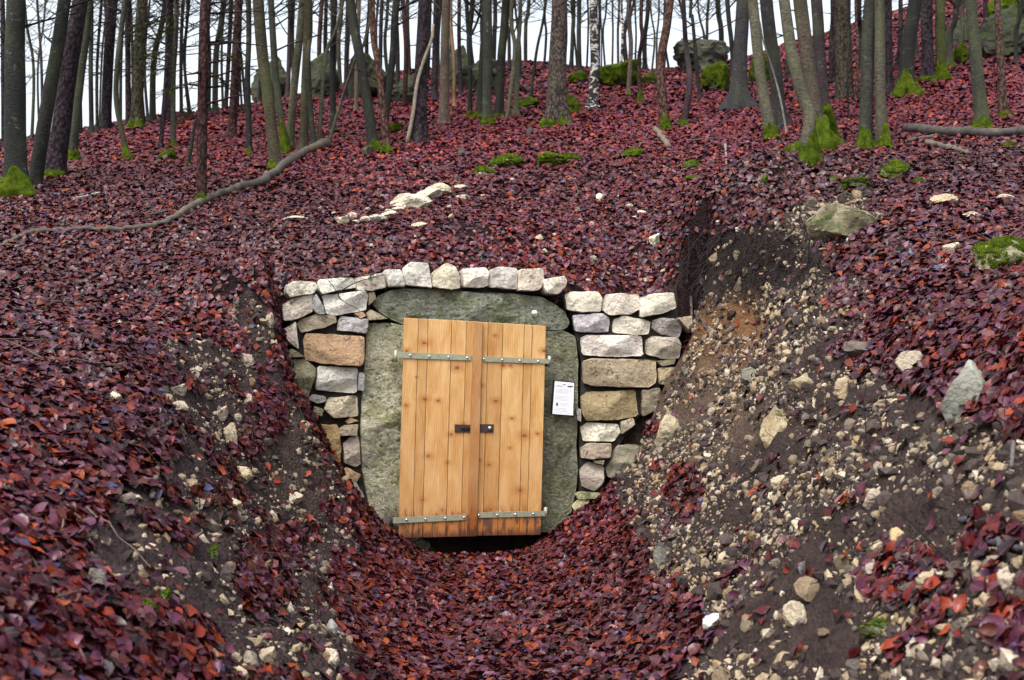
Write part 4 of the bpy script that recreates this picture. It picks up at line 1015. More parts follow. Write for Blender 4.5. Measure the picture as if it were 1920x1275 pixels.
for i, (xb, yb, xt, wd, cl) in enumerate([(487,180,490,8,BEECHD),(540,160,541,9,PURP),(553,150,549,8,OLIVE),(600,170,603,9,RED),(648,190,650,8,PURP),(668,210,672,8,TANB),(690,150,692,8,BEECHD),(745,190,741,9,BEECHD),(758,200,757,9,RED),(770,190,765,8,PURP),(815,190,818,12,PURP),(822,150,826,8,BEECHD),(864,180,862,8,PURP),(925,140,926,9,BEECHD),(612,160,609,8,DARK),(638,165,640,8,OLIVE),(712,170,716,8,PURP),(729,165,727,7,BEECH),(801,150,806,8,BEECHD),(843,150,845,6,PURP),(889,140,886,7,BEECHD),(955,130,953,7,PURP)]):
    T([(xb, yb), ((xb + xt) / 2 + random.uniform(-3, 3), yb / 2), (xt, 0)], wd, wd * .9, 'beech' if i % 2 else 'spruce', cl, ['slim trunk before the low dark outcrop rock', 'slim purplish trunk among the beech clump stems', 'slim olive trunk between the beech clump stems, upslope', 'slim reddish trunk before the tall grey outcrop rock', 'slim purplish trunk past the dark straight trunk', 'slim tan trunk behind the hard-leaning dark trunk', 'slim dark trunk before the broad outcrop rock', 'slim dark trunk past the crossing green-grey trunk', 'slim reddish trunk before the rounded mossy rock', 'slim purplish trunk touching the broad purplish spruce', 'stouter purplish trunk between broad spruce and pale blotchy trunk', 'slim dark trunk directly behind the pale blotchy trunk', 'slim purplish trunk between bare tan trunk and the grey clump', 'slim dark trunk in the gap of the tight grey clump', 'slim black trunk on the tall grey outcrop rock', 'slim olive trunk between tall and broad outcrop rocks', 'slim purplish trunk behind the pinkish-brown trunk', 'slim grey trunk just past the pinkish-brown trunk', 'slim dark trunk past the top of the broad purplish spruce', 'very slim purplish trunk beside the bare tan trunk', 'slim dark trunk behind the slim moss-footed dark trunk', 'slim purplish trunk behind the first pale slender stem'][i], 'slim trunks around the mossy outcrop', miss=23, twigs=1)

rf = random.Random(44)
for i in range(30):
    xb = rf.uniform(10, 480) if i < 14 else rf.uniform(500, 980) if i < 22 else rf.uniform(1010, 1360)
    yb = 252 - xb * .09 if i < 14 else 150 if i < 22 else 128
    T([(xb, yb), (xb + rf.uniform(-9, 9), yb * .55), (xb + rf.uniform(-16, 16), 0)], rf.uniform(3.5, 7), rf.uniform(3, 5.5), 'beech', rf.choice([DARK, BEECHD, PURP]), 'very thin far stem, crooked and twiggy, standing beyond the crest against the sky', 'very thin far stems beyond the crest', miss=rf.uniform(20, 30) if i < 14 else rf.uniform(25, 32), twigs=7)
def roots(tree_, specs, mat):
    base = np.array(tree_[0].location)
    for (pth, w0_, w1_) in specs:
        q = np.array([hit(*p_) for p_ in pth]); q[0] = base + np.array([0, 0, .22]) * (w0_ / 14) ; sp = smooth_path(q, 14)
        rr_ = np.linspace(w0_, w1_, 14) / 2 * scale_at(q[0]); sp[1:, 2] += np.linspace(.4, -.3, 13) * rr_[1:]
        V_, F_ = tube(sp, rr_, 10, .35, int(pth[0][0]))
        o_ = link('root', mesh('root', V_ - base, F_), MAT[mat], tree_[0]); o_.color = (*BEECH, 1)
roots(t_flank, [([(1541,268),(1572,272),(1606,290)], 30, 8), ([(1541,268),(1505,268),(1466,280)], 26, 7), ([(1541,268),(1560,285),(1580,290)], 22, 8), ([(1541,268),(1500,280),(1488,286)], 22, 8)], 'moss')
roots(t_snake, [([(1516,290),(1535,300),(1556,304)], 22, 7), ([(1516,290),(1508,300),(1500,303)], 16, 8)], 'moss')
roots(t_tan, [([(1044,230),(1015,234),(982,243)], 22, 6), ([(1044,230),(1060,238),(1070,240)], 18, 6)], 'moss')
roots(t_edge, [([(30,360),(50,366),(70,368)], 26, 8), ([(30,360),(12,372),(2,374)], 24, 10)], 'moss')
roots(t_twin, [([(1622,272),(1612,280),(1604,284)], 18, 6), ([(1622,272),(1632,282),(1640,284)], 16, 6)], 'moss')
roots(t_twin2, [([(1655,272),(1668,280),(1680,284)], 18, 6)], 'moss')
roots(t_black, [([(1698,176),(1715,182),(1732,186)], 22, 6), ([(1698,176),(1688,184),(1682,186)], 18, 6)], 'moss')
# green spruce sprays on the reddish spruce and its thin neighbours
def sprays(root, specs):
    for i, (px, py, L, sgn, Y) in enumerate(specs):
        base = np.array(root.location); p = at(px, py, Y)
        g = random.Random(px * 3 + py)
        P, R, _ = limb(p, (sgn, g.uniform(-.4, .4), -.25), L, .006, px + py, 7, .03, 4)
        parts = [tube(P, R, 4)]
        V, F = [], []
        stems = [P]
        for k in range(5):
            q = P[g.randint(1, 5)]; P2, R2, _ = limb(q, (sgn * g.uniform(.3, 1), g.uniform(-1, 1), -.4), L * .5, .003, px + k * 13, 5, .02, 3)
            parts.append(tube(P2, R2, 3)); stems.append(P2)
        for S in stems:
            S = np.array(S)
            for k in range(55):
                f = g.uniform(0.1, len(S) - 1.01); a = int(f); c = S[a] + (S[a + 1] - S[a]) * (f - a)
                d = np.array([g.gauss(0, 1), g.gauss(0, 1), g.gauss(0, .6)]); d /= np.linalg.norm(d); s_ = np.cross(d, [0, 0, 1]) * .004
                j = len(V); V += [c - s_, c + s_, c + d * g.uniform(.03, .055)]; F.append((j, j + 1, j + 2))
        Vb, Fb = join(parts)
        br = link('branch', mesh('branch', Vb - base, Fb), MAT['spruce'], root); br.color = (*RED, 1)
        nd = link('needles', mesh('needles', np.array(V) - base, F, False), MAT['needle'], br)
        nd['kind'] = 'stuff'
YS = tsp[0].location.y
sprays(tsp[0], [(375,100,.7,-1,YS-.1),(378,150,.55,-1,YS-.1),(380,60,.8,-1,YS-.1),(375,40,.6,-1,YS-.1),(386,190,.4,-1,YS),(390,90,.5,1,YS),(372,20,.8,-1,YS),(382,130,.35,1,YS),(340,60,.6,-1,YS+.5),(330,90,.6,-1,YS+.5),(336,120,.5,-1,YS+.4)])

# ------------------------------------------------------------------ rocks, mossy rocks, stumps
BIGR = [rock_mesh('rock_shape', 40 + i, 4, 13, .2) for i in range(8)]
OUTC = [rock_mesh('outcrop_shape', 60 + i, 5, 22, .34) for i in range(4)]
def put_rock(name, px, py, wpx, hpx, mat, colr, label, cat='rock', sink=.3, depth=None, rot=None, v=None, moss=0, group=None, miss=27.0, zr=0):
    P = hit(px, py + hpx * .4, miss); s = scale_at(P); g = random.Random(int(px * 3 + py))
    n_ = normal(P[0], P[1]); nv = n_ if n_.ndim == 1 else n_[0]
    me = (OUTC[g.randint(0, 3)] if name in ('outcrop_rock', 'boulder') else BIGR[(v if v is not None else g.randint(0, 7))]).copy(); me.materials.clear(); me.materials.append(MAT[mat])
    o = link(name, me); W_, H_ = wpx * s, hpx * s
    o.scale = (W_ / 2, (depth * s if depth else (W_ + H_) / 2) / 2, H_ / 2 * (1 + sink))
    o.rotation_euler = (0, math.radians(zr), 0) if rot is None else rot
    Pc = at(px, py + hpx * sink * .45, P[1] + o.scale[1] * .3)
    o.location = Pc
    o.color = (*colr, 1)
    tag(o, label, cat, group, 'thing')
    if moss:
        V = np.array([x.co for x in me.vertices]); up_ = V[:, 2]
        nz = fbm(V[:, 0] * 2.3 + px, V[:, 1] * 2.3, V[:, 2] * 2.3, seed=int(px) % 50, octv=3)
        nz = nz * .6 + .4 * fbm(V[:, 0] * 7 + px, V[:, 1] * 7, V[:, 2] * 7, seed=8, octv=2); keep = (up_ * .45 + (nz - .5) * 3.0 + moss - .45) > 0
        bump = 1 + .03 + .26 * fbm(V[:, 0] * 5, V[:, 1] * 5, V[:, 2] * 5, seed=3, octv=3)
        V2 = np.where(keep[:, None], V * bump[:, None], V * .93)
        m2 = me.copy(); m2.vertices.foreach_set('co', V2.astype(np.float32).ravel()); m2.materials.clear(); m2.materials.append(MAT['moss']); m2.update()
        mo = link('moss', m2, None, o)
    return o
RGREY, RDARK, RPALE, RTAN = (.14, .14, .11), (.034, .036, .03), (.46, .42, .32), (.36, .29, .20)
R = put_rock
# outcrop on the crest
for i, (x, y, w_, h_, lb) in enumerate([(606,140,84,100,'tall grey mossy outcrop rock behind the many-stemmed beech'),(512,150,90,90,'low dark mossy outcrop rock by the slender dark trunk'),(684,140,90,110,'broad mossy outcrop rock behind the hard-leaning dark trunk'),
    (765,165,70,70,'rounded mossy rock behind the broad purplish spruce'),(860,128,80,90,'dark mossy rock behind the bare tan trunk'),(905,135,70,80,'mossy rock behind the tight clump of grey stems')]):
    R('outcrop_rock', x, y, w_, h_, 'mossrock', RDARK, lb, miss=24, sink=.2)
R('boulder', 1318, 104, 118, 72, 'mossrock', (.085,.085,.07), 'large overhanging grey boulder on the crest with dark underside', miss=23, v=3, sink=.1)
R('mossy_boulder', 1168, 140, 92, 56, 'mossrock', RDARK, 'large bright-green mossy boulder below the crest', moss=.75, v=1)
R('mossy_boulder', 1346, 150, 60, 52, 'mossrock', RDARK, 'bright mossy lump directly below the overhanging grey boulder', moss=.6)
R('mossy_boulder', 1222, 148, 36, 30, 'mossrock', RDARK, 'small mossy lump at the flank of the green boulder', moss=.5)
R('mossy_boulder', 1074, 198, 34, 34, 'mossrock', RDARK, 'green moss hummock just behind the largest tan spruce', moss=.8)
R('mossy_boulder', 1088, 148, 40, 22, 'mossrock', RDARK, 'flat moss patch near the foot of the birch', moss=.6)
R('mossy_boulder', 990, 193, 46, 24, 'mossrock', RDARK, 'low moss cushion below the dark curving sapling', moss=.6)
R('mossy_boulder', 741, 240, 33, 19, 'mossrock', RDARK, 'lone rounded bright moss cushion beside the pinkish-brown trunk', moss=.95)
R('outcrop_rock', 1888, 62, 120, 110, 'mossrock', RDARK, 'dark mossy cliff at the upper photo corner', miss=22, sink=.1)
R('outcrop_rock', 1806, 60, 80, 60, 'mossrock', RDARK, 'mossy ledge rock next to the dark corner cliff', miss=24)
R('mossy_boulder', 1802, 100, 36, 46, 'mossrock', RDARK, 'upright mossy rock behind the smooth grey-green beech', moss=.7)
R('mossy_boulder', 1905, 20, 90, 60, 'mossrock', RDARK, 'upper block of the dark corner cliff', moss=.4, miss=24)
R('mossy_boulder', 1425, 125, 40, 80, 'mossrock', RDARK, 'mossy rock half hidden behind the pale leaning beech', moss=.5, miss=20)
# mossy stones nearer
R('mossy_rock', 950, 300, 62, 34, 'mossrock', RPALE, 'bright mossy rock, larger of two above the pale rubble stones', moss=.75, v=2)
R('mossy_rock', 912, 322, 44, 20, 'mossrock', RPALE, 'low downhill end stone with thin moss beside the larger mossy rock', moss=.45)
R('mossy_rock', 1028, 302, 62, 28, 'mossrock', RPALE, 'mossy rock with a flat green top above the wall', moss=.7, v=5)
R('mossy_rock', 1072, 296, 44, 16, 'mossrock', RPALE, 'flat mossy slab at the end of the mossy rock row', moss=.55)
R('mossy_rock', 1189, 286, 42, 20, 'mossrock', RDARK, 'small round moss cushion alone on the leaves uphill of the wall', moss=.95)
R('mossy_rock', 1298, 308, 34, 26, 'mossrock', RDARK, 'dark mossy stone near the curved stick', moss=.45)
R('mossy_rock', 1297, 334, 32, 12, 'mossrock', RDARK, 'flat moss patch just downhill of the dark mossy stone', moss=.7)
R('mossy_rock', 1434, 338, 14, 20, 'mossrock', RDARK, 'tiny upright mossy stub among leaves', moss=.7)
R('mossy_stump', 1676, 318, 62, 40, 'mossrock', (.16,.13,.11), 'mossy broken stump in front of the twin trunks', 'stump', moss=.5, v=4)
R('mossy_rock', 1722, 340, 30, 16, 'mossrock', RDARK, 'small moss cushion beside the broken stump', moss=.85)
R('mossy_rock', 1610, 344, 58, 18, 'mossrock', RGREY, 'flat grey-green rock below the broken stump', moss=.4)
R('mossy_rock', 1584, 350, 18, 18, 'mossrock', RDARK, 'bright little moss ball at the end of the flat grey-green rock', moss=.95)
R('mossy_rock', 1562, 336, 22, 12, 'mossrock', RDARK, 'small moss tuft uphill of the flat grey-green rock', moss=.8)
R('mossy_rock', 1803, 298, 16, 9, 'mossrock', RDARK, 'tiny moss spot below the pointed short log', moss=.9)
R('mossy_rock', 1898, 272, 34, 12, 'mossrock', RDARK, 'moss patch under the end of the fallen log', moss=.7)
R('limestone_rock', 1586, 410, 136, 66, 'mossrock', (.27,.25,.16), 'big flat pale limestone slab with moss, above the bare bank', v=6, zr=-14, depth=150)
R('limestone_rock', 1880, 470, 100, 80, 'mossrock', (.24,.22,.15), 'moss-topped boulder at the photo edge above the bare bank', moss=.5, v=2)
R('limestone_rock', 1820, 722, 104, 110, 'wall', (.30,.31,.27), 'large angular grey rock standing out of the leafy bank', v=0, sink=.4)
R('limestone_rock', 1708, 682, 62, 50, 'wall', (.36,.31,.24), 'tilted pale slab stone wedged beside the large angular grey rock', v=3, zr=-35)
R('limestone_rock', 1635, 935, 46, 40, 'wall', (.40,.34,.27), 'rounded tan stone alone in the dark bank soil', v=5)
R('limestone_rock', 1890, 1085, 46, 46, 'wall', (.42,.35,.28), 'pale rounded stone low at the photo edge', v=1)
R('limestone_rock', 1745, 1090, 60, 44, 'wall', (.38,.31,.21), 'ochre stone beside the leaf-caught cluster low on the bank', v=7)
R('limestone_rock', 1617, 1098, 38, 48, 'wall', (.46,.36,.22), 'upright yellow stone next to the leaf-caught cluster', v=4)
R('limestone_rock', 1650, 1062, 56, 26, 'wall', (.30,.26,.22), 'flat grey-brown stone topping the leaf-caught cluster', v=2)
R('limestone_rock', 1495, 1150, 52, 46, 'wall', (.50,.43,.32), 'bright cream stone in the gravel of the lower bank', v=6)
R('limestone_rock', 1650, 1172, 86, 34, 'capmoss', (.30,.32,.18), 'long mossy stone lying near the bottom of the bare bank', v=0, moss=.35)
R('limestone_rock', 1335, 1170, 40, 40, 'wall', (.60,.58,.55), 'whitish stone at the border of leaves and gravel', v=1)
R('limestone_rock', 1680, 1008, 34, 38, 'wall', (.50,.36,.20), 'small orange-cream stone mid-bank', v=3)
R('limestone_rock', 1620, 650, 80, 34, 'dead', (.09,.07,.06), 'dark rotten root stub jutting from the bank', 'stump', v=2, zr=12)
R('limestone_rock', 1250, 806, 60, 60, 'wall', (.40,.35,.24), 'cream broken rock just past the stepped end of the wall', v=5, sink=.5)
R('limestone_rock', 1450, 790, 60, 64, 'capmoss', (.36,.30,.19), 'ochre rock with green film in the middle of the bare bank', v=4, sink=.5)
R('limestone_rock', 1405, 706, 46, 36, 'wall', (.17,.17,.14), 'dark grey rock set in the tan clay of the bank', v=3)
R('limestone_rock', 1505, 715, 60, 26, 'wall', (.38,.32,.21), 'flat yellowish rock in the bank below the root mat', v=0)
R('limestone_rock', 1580, 728, 36, 44, 'wall', (.40,.32,.22), 'blocky tan stone mid-bank beside thin roots', v=7)
R('limestone_rock', 1460, 905, 34, 30, 'wall', (.44,.37,.26), 'pale stone in a string of stones on the bank', v=1)
R('limestone_rock', 1240, 1045, 30, 40, 'wall', (.17,.17,.14), 'dull grey stone at the leafy foot of the bank', v=6)
R('limestone_rock', 1770, 372, 52, 32, 'wall', (.40,.33,.22), 'pair-like tan stones on the leaves above the bank', v=2)
R('limestone_rock', 1880, 372, 46, 16, 'wall', (.44,.38,.27), 'flat pale stone on leaves near the photo edge', v=5)
R('limestone_rock', 1785, 466, 40, 26, 'wall', (.46,.40,.30), 'pale stone lying in leaves before the moss-topped boulder', v=1)
R('limestone_rock', 1830, 404, 50, 14, 'wall', (.46,.38,.28), 'thin flat stone in leaves uphill of the moss-topped boulder', v=6)
# pale rubble stones above the wall
R('limestone_rock', 822, 356, 60, 34, 'wall', (.58,.53,.40), 'upper of two large pale stones on the leaves above the wall', v=0, zr=-10, sink=.05)
R('limestone_rock', 772, 378, 84, 36, 'wall', (.58,.54,.42), 'lower, longer of two large pale stones above the wall', v=6, zr=-14, sink=.05)
R('limestone_rock', 800, 366, 60, 26, 'wall', (.56,.51,.40), 'pale stone bridging the two large pale stones above the wall', v=3, zr=-12, sink=.05)
R('limestone_rock', 728, 402, 40, 20, 'wall', (.50,.46,.36), 'mid-sized pale stone just downhill of the longer pale stone', v=2, zr=-10, sink=.05)
R('limestone_rock', 685, 414, 30, 18, 'wall', (.48,.43,.33), 'pale stone leaning on the greyish rubble-trail stone', v=5, sink=.05)
R('limestone_rock', 862, 352, 32, 14, 'wall', (.44,.40,.30), 'small stone touching the upper large pale stone', v=3, sink=.05)
R('limestone_rock', 705, 412, 44, 20, 'wall', (.44,.42,.34), 'greyish stone in the middle of the rubble trail', v=5, sink=.05)
R('limestone_rock', 644, 414, 28, 24, 'wall', (.50,.44,.33), 'stone at the lower end of the rubble trail', v=1, sink=.05)
R('limestone_rock', 552, 409, 52, 14, 'wall', (.44,.38,.29), 'flat stone apart from the rubble trail towards the fallen branch', v=2, sink=.05)
R('limestone_rock', 788, 422, 34, 14, 'wall', (.48,.40,.28), 'flat tan stone downhill of the two large pale stones', v=4, sink=.05)
R('limestone_rock', 870, 372, 34, 12, 'wall', (.52,.47,.37), 'elongated pale stone uphill right of the rubble trail', v=7, sink=.05)
R('limestone_rock', 1123, 372, 17, 22, 'wall', (.60,.57,.45), 'single upright whitish stone on the leaf slope above the wall', v=3, sink=.05)
R('limestone_rock', 1228, 452, 26, 32, 'wall', (.55,.52,.40), 'irregular pale stone in leaves close to the root mat', v=1, sink=.05)
R('limestone_rock', 746, 392, 30, 14, 'wall', (.52,.46,.34), 'stone tucked below the longer pale stone', v=2, sink=.05)
R('limestone_rock', 662, 404, 22, 14, 'wall', (.50,.44,.33), 'small stone between two others of the rubble trail', v=6, sink=.05)
# left bank stones
for i, (x, y, w_, h_, c_, lb) in enumerate([(428,812,44,44,(.40,.33,.23),'angular tan stone high on the dark leafy-edged bank'),(333,728,44,18,(.36,.31,.24),'flat stone under the bare bank lip'),(450,882,52,34,(.46,.38,.24),'block of yellow stone with leaves caught above it'),
    (432,945,44,22,(.54,.48,.33),'bright cream wedge stone on the bare bank'),(550,930,50,16,(.46,.41,.33),'flat sliver stone on the slope below the wall'),(268,1142,48,34,(.30,.25,.20),'brown stone with mossy end on the near bank'),
    (180,1090,44,48,(.17,.15,.13),'dark stone half buried in the near bank'),(315,1122,24,36,(.34,.33,.19),'narrow mossy stone on the near bank'),(400,1035,22,30,(.14,.17,.07),'green mossy stone between leaf patches'),
    (500,1230,46,34,(.46,.38,.28),'cream stone at the photo bottom near the path'),(620,1225,36,40,(.50,.44,.35),'pale knobbly stone beside the path leaves'),(445,1265,40,30,(.46,.40,.28),'pale stone cut off by the bottom photo edge'),
    (395,1232,42,30,(.34,.28,.20),'dull tan stone close to the bottom edge'),(620,1180,26,40,(.34,.34,.32),'grey upright stone beside the path leaves'),(460,672,38,22,(.38,.30,.24),'tan stone on the bare bank lip beside the wall'),
    (508,600,20,28,(.38,.31,.24),'small stone next to the coping end block'),(330,760,60,20,(.38,.33,.25),'long flat stone in the bank with roots above'),(415,775,30,30,(.40,.33,.25),'rounded stone in bare bank soil'),(465,745,22,30,(.36,.29,.22),'upright brown stone on the bare bank'),(208,745,40,22,(.50,.44,.33),'pale stone showing through the left leaf cover'),(222,606,22,14,(.50,.47,.33),'small yellowish stone alone in deep leaf litter')]):
    R('limestone_rock', x, y, w_, h_, 'capmoss' if 'moss' in lb else 'wall', c_, lb, v=i % 8, sink=.4, moss=.4 if 'mossy' in lb else 0)
R('stump', 690, 283, 22, 24, 'dead', (.06,.045,.04), 'small dark rotten stump beside the hard-leaning trunk', 'stump', v=1)
R('stump', 865, 283, 16, 26, 'dead', (.05,.045,.04), 'small dark stump on the slope below the bare tan trunk', 'stump', v=2)
R('stump', 312, 292, 34, 26, 'capmoss', (.12,.11,.07), 'low mossy stump in leaves beyond the fallen branch', 'stump', moss=.4, v=3)
R('stump', 993, 246, 14, 20, 'dead', (.05,.04,.04), 'tiny dark stump by the mossy root of the largest spruce', 'stump', v=4)

# ------------------------------------------------------------------ fallen branches and logs
def stick(name, path, w0, w1, colr, label, lift=.5, seg=8, group=None, side=(), cat='branch', wob=.25, follow=True):
    pts3 = []
    for i, q in enumerate(path):
        P = hit(q[0], q[1]); pts3.append(P)
    pts3 = np.array(pts3); px = np.array([scale_at(p) for p in pts3])
    sp = smooth_path(pts3, max(8, 8 * len(path)))
    jg = np.random.default_rng(int(path[0][0])); sp[1:-1] += jg.normal(0, .12, (len(sp) - 2, 3)) * (w0 + w1) / 2 * px.mean()
    f = np.linspace(0, 1, len(sp)); r = (w0 + (w1 - w0) * f) / 2 * np.interp(f, np.linspace(0, 1, len(px)), px)
    if follow: sp[:, 2] = np.maximum(sp[:, 2], samp(Z, sp[:, 0], sp[:, 1])) + r * lift + .008
    base = sp[0].copy()
    r = r * (1 + .22 * (fbm(f * len(path) * 2.3, f * 0, seed=int(path[0][0]), octv=2) - .5) * 2)
    V, F = tube(sp, r, seg, wob, int(path[0][0]))
    root = link(name, mesh(name, V - base, F), MAT['dead'], None, base); root.color = (*colr, 1)
    tag(root, label, cat, group, 'thing')
    for k, s_ in enumerate(side):
        q = np.array([hit(*p_) for p_ in s_]); q[:, 2] += .02 + np.linspace(0, .04, len(q)); ps = smooth_path(q, 10); rr_ = np.linspace(w0 * .55, w0 * .25, 10) / 2 * px.mean()
        V2, F2 = tube(ps, rr_, 6, wob, k); b = link('side_branch', mesh('side_branch', V2 - base, F2), MAT['dead'], root); b.color = (*colr, 1)
    return root
stick('fallen_branch', [(2,466),(60,442),(150,437),(240,436),(300,426),(345,402),(398,376),(440,361),(500,342),(560,298),(612,276)], 9, 19, (.075,.066,.055), 'long bent fallen branch lying across the leaves to the beech clump', side=[[(338,402),(318,400),(296,408),(275,414)]], lift=.7, seg=10)
stick('fallen_log', [(1698,249),(1760,256),(1850,261),(1925,256)], 18, 20, (.055,.048,.045), 'thick dark fallen log lying under the grey-green beech', cat='log', seg=12, lift=.8)
stick('fallen_log', [(1738,274),(1780,282),(1818,293)], 14, 8, (.10,.085,.07), 'short tapering log piece downhill of the thick fallen log', cat='log', seg=10, lift=.8)
stick('fallen_branch', [(1700,268),(1740,262),(1760,258)], 8, 7, (.06,.05,.05), 'dark branch stub touching the thick fallen log', lift=.7)
stick('fallen_branch', [(1820,318),(1870,312),(1925,313)], 5, 6, (.07,.06,.055), 'thin straight branch on leaves below the thick fallen log')
stick('fallen_branch', [(1227,248),(1238,262),(1254,284)], 9, 11, (.13,.10,.08), 'short curved stick standing out of leaves below the knotted trunk', lift=1.2)
stick('fallen_branch', [(1190,290),(1215,252),(1227,248)], 3, 4, (.09,.07,.06), 'thin stick leading up to the short curved stick')
stick('fallen_branch', [(1360,275),(1362,300),(1361,318)], 5, 3, (.22,.20,.18), 'pale upright twig on the leaf slope')
stick('fallen_branch', [(1290,268),(1330,264),(1385,259)], 6, 5, (.05,.04,.04), 'dark branch lying straight below the flared beech')
stick('fallen_branch', [(1068,383),(1085,365),(1104,352),(1119,341)], 5, 4, (.10,.08,.08), 'forked dark twig on the leaves above the lintel', side=[[(1085,365),(1078,352)]])
stick('fallen_branch', [(1000,405),(1030,402),(1075,402)], 6, 5, (.05,.042,.04), 'dark stick half covered by leaves above the coping')
stick('fallen_branch', [(790,312),(825,318),(850,310)], 7, 5, (.05,.04,.04), 'dark short branch uphill of the mossy rocks')
stick('fallen_branch', [(1218,308),(1250,318),(1282,331)], 4, 3, (.18,.15,.14), 'pale thin stick pointing at the flat moss patch')
stick('fallen_branch', [(640,258),(690,262),(735,272),(760,270)], 5, 4, (.06,.05,.05), 'thin dark branch behind the feet of the leaning trunks')
stick('fallen_branch', [(120,380),(160,372),(186,366)], 5, 7, (.24,.21,.18), 'pale broken stick lying in leaves near the purplish pine')
stick('fallen_branch', [(205,862),(245,842),(300,810),(318,800),(312,780),(290,765)], 11, 6, (.075,.06,.058), 'dark crooked branch hooked over the bank edge', lift=1.0)
stick('fallen_branch', [(0,1168),(100,1170),(216,1176)], 9, 6, (.075,.055,.055), 'straight dark stick across the near leaves', lift=1.2)
stick('fallen_branch', [(285,945),(288,915),(296,890),(291,875)], 11, 8, (.09,.07,.065), 'grey curved root piece on the near bank', lift=1.0)
stick('fallen_branch', [(1800,988),(1825,1000),(1845,1028),(1875,1036),(1922,1042)], 11, 13, (.06,.055,.065), 'dark snaking root near the photo edge low on the bank', lift=1.2)
stick('fallen_branch', [(1855,778),(1885,810),(1900,840),(1897,885)], 12, 8, (.09,.08,.085), 'grey arched root at the photo edge above the stones', lift=1.2)
stick('fallen_branch', [(1545,800),(1600,775),(1650,765)], 7, 4, (.06,.05,.05), 'dark thin root lying across the middle of the bank', lift=.9)
stick('fallen_branch', [(1580,648),(1620,652),(1642,665)], 4, 3, (.14,.12,.11), 'pale thin root arching on the upper bank', lift=1.2)
stick('fallen_branch', [(1295,596),(1320,618),(1345,640)], 5, 4, (.06,.05,.05), 'dark root emerging beside the triangular wall stone', lift=.8)
stick('fallen_branch', [(950,1110),(965,1085),(1000,1076),(1045,1076)], 4, 3, (.05,.04,.045), 'curved dark twig on the path leaves before the door')
stick('fallen_branch', [(1235,1045),(1262,1010),(1283,985)], 3, 2, (.10,.08,.08), 'thin twig leaning on the leafy foot of the bank')
stick('fallen_branch', [(1590,360),(1562,400),(1545,480)], 4, 3, (.07,.05,.05), 'dark rootlet trailing down past the limestone slab')
stick('fallen_branch', [(620,590),(640,560),(655,540),(668,532)], 3, 2, (.06,.045,.045), 'dark twig hanging over the pale blocks of the wall', lift=3.0) if False else None
# propped dead branch on the broad purplish spruce
Yb = 0.0
def free_branch(name, path, w0, w1, colr, label, dy=-.25):
    B = hit(*path[0]); Yq = B[1]; pts3 = [B] + [at(x, y, Yq + .0 * i) for i, (x, y) in enumerate(path[1:])]
    sp = smooth_path(pts3, 18); px = scale_at(B); V, F = tube(sp, np.linspace(w0, w1, 18) / 2 * px, 7, .2, 5)
    o = link(name, mesh(name, V - B, F), MAT['dead'], None, B); o.color = (*colr, 1); return tag(o, label, 'branch', None, 'thing')
free_branch('dead_branch', [(763,271),(775,210),(782,157),(796,110),(810,72),(812,45)], 8, 5, (.26,.22,.17), 'pale dead branch propped against the broad purplish spruce')

# dark twig hanging over the wall blocks
tw = []
for pth, a, b in (([(640,562),(634,552),(648,540),(672,528),(720,515)], .006, .003), ([(634,552),(624,536),(615,525)], .004, .002), ([(640,562),(652,570),(672,580)], .004, .002)):
    sp = smooth_path([hitplane(x, y, P0, n1, .06 + .004 * i) for i, (x, y) in enumerate(pth)], 10); tw.append(tube(sp, np.linspace(a, b, 10), 5))
V, F = join(tw); b0 = V.mean(0); o = link('hanging_twig', mesh('hanging_twig', V - b0, F), MAT['root'], None, b0); tag(o, 'dark forked twig hanging in front of the pale upper blocks', 'twig', None, 'thing')

# grass at the door's foot
gv, gf = [], []
for (px, py, m) in ((802, 1038, 26), (838, 1052, 22), (836, 1062, 14)):
    P = hit(px, py)
    for k in range(m):
        a = random.uniform(0, 6.28); c = P + np.array([random.gauss(0, .03), random.gauss(0, .03), -.01]); L = random.uniform(.05, .12)
        d = np.array([math.cos(a) * .5, math.sin(a) * .5, .8]); s_ = np.array([-math.sin(a), math.cos(a), 0]) * .003
        m1 = c + d * L * .6; tp = c + d * L + np.array([math.cos(a) * .02, math.sin(a) * .02, -.01]); j = len(gv)
        gv += [c - s_, c + s_, m1 - s_ * .8, m1 + s_ * .8, tp]; gf += [(j, j + 1, j + 3, j + 2), (j + 2, j + 3, j + 4)]
gv = np.array(gv); b0 = gv.mean(0)
tag(link('grass_tuft', mesh('grass_tuft', gv - b0, gf, False), MAT['grass'], None, b0), 'small green grass tuft at the foot of the wooden door', 'grass', None, 'thing')

# ------------------------------------------------------------------ stones of the banks (parts of the ground)
STV = [rock_mesh('stone_shape', 300 + i, 2, 16, .2) for i in range(12)]
for m_ in STV: m_.materials.append(MAT['rubble'])
SCOL = [(.31,.235,.155), (.26,.195,.125), (.36,.285,.195), (.20,.16,.12), (.29,.205,.115), (.42,.36,.28), (.15,.13,.11)]
def cand(n, seed, xr=(-4.2, 4.2), yr=(2.4, 10.0)):
    r = np.random.default_rng(seed); X = r.uniform(*xr, n); Y = r.uniform(*yr, n); return X, Y, r
def bare_at(X, Y):
    Zs = samp(Z, X, Y); P = np.stack([X, Y, Zs], -1); px, py = project(P)
    a, b = bare_mask(px, py, X, Y); f = (Y < wall_y(X) + .05) | (X < XL - .1) | (X > XR + .1)
    return P, px, py, a * f, b * f
X, Y, r = cand(60000, 11)
P, px, py, ba, bb = bare_at(X, Y)
nn = normal(X, Y)
vis = (px > -30) & (px < 1950) & (py < 1300) & (py > 350)
stepz = (np.abs(Y - wall_y(X) - .24) < .45) & (X > XL - .05) & (X < XR + .05)
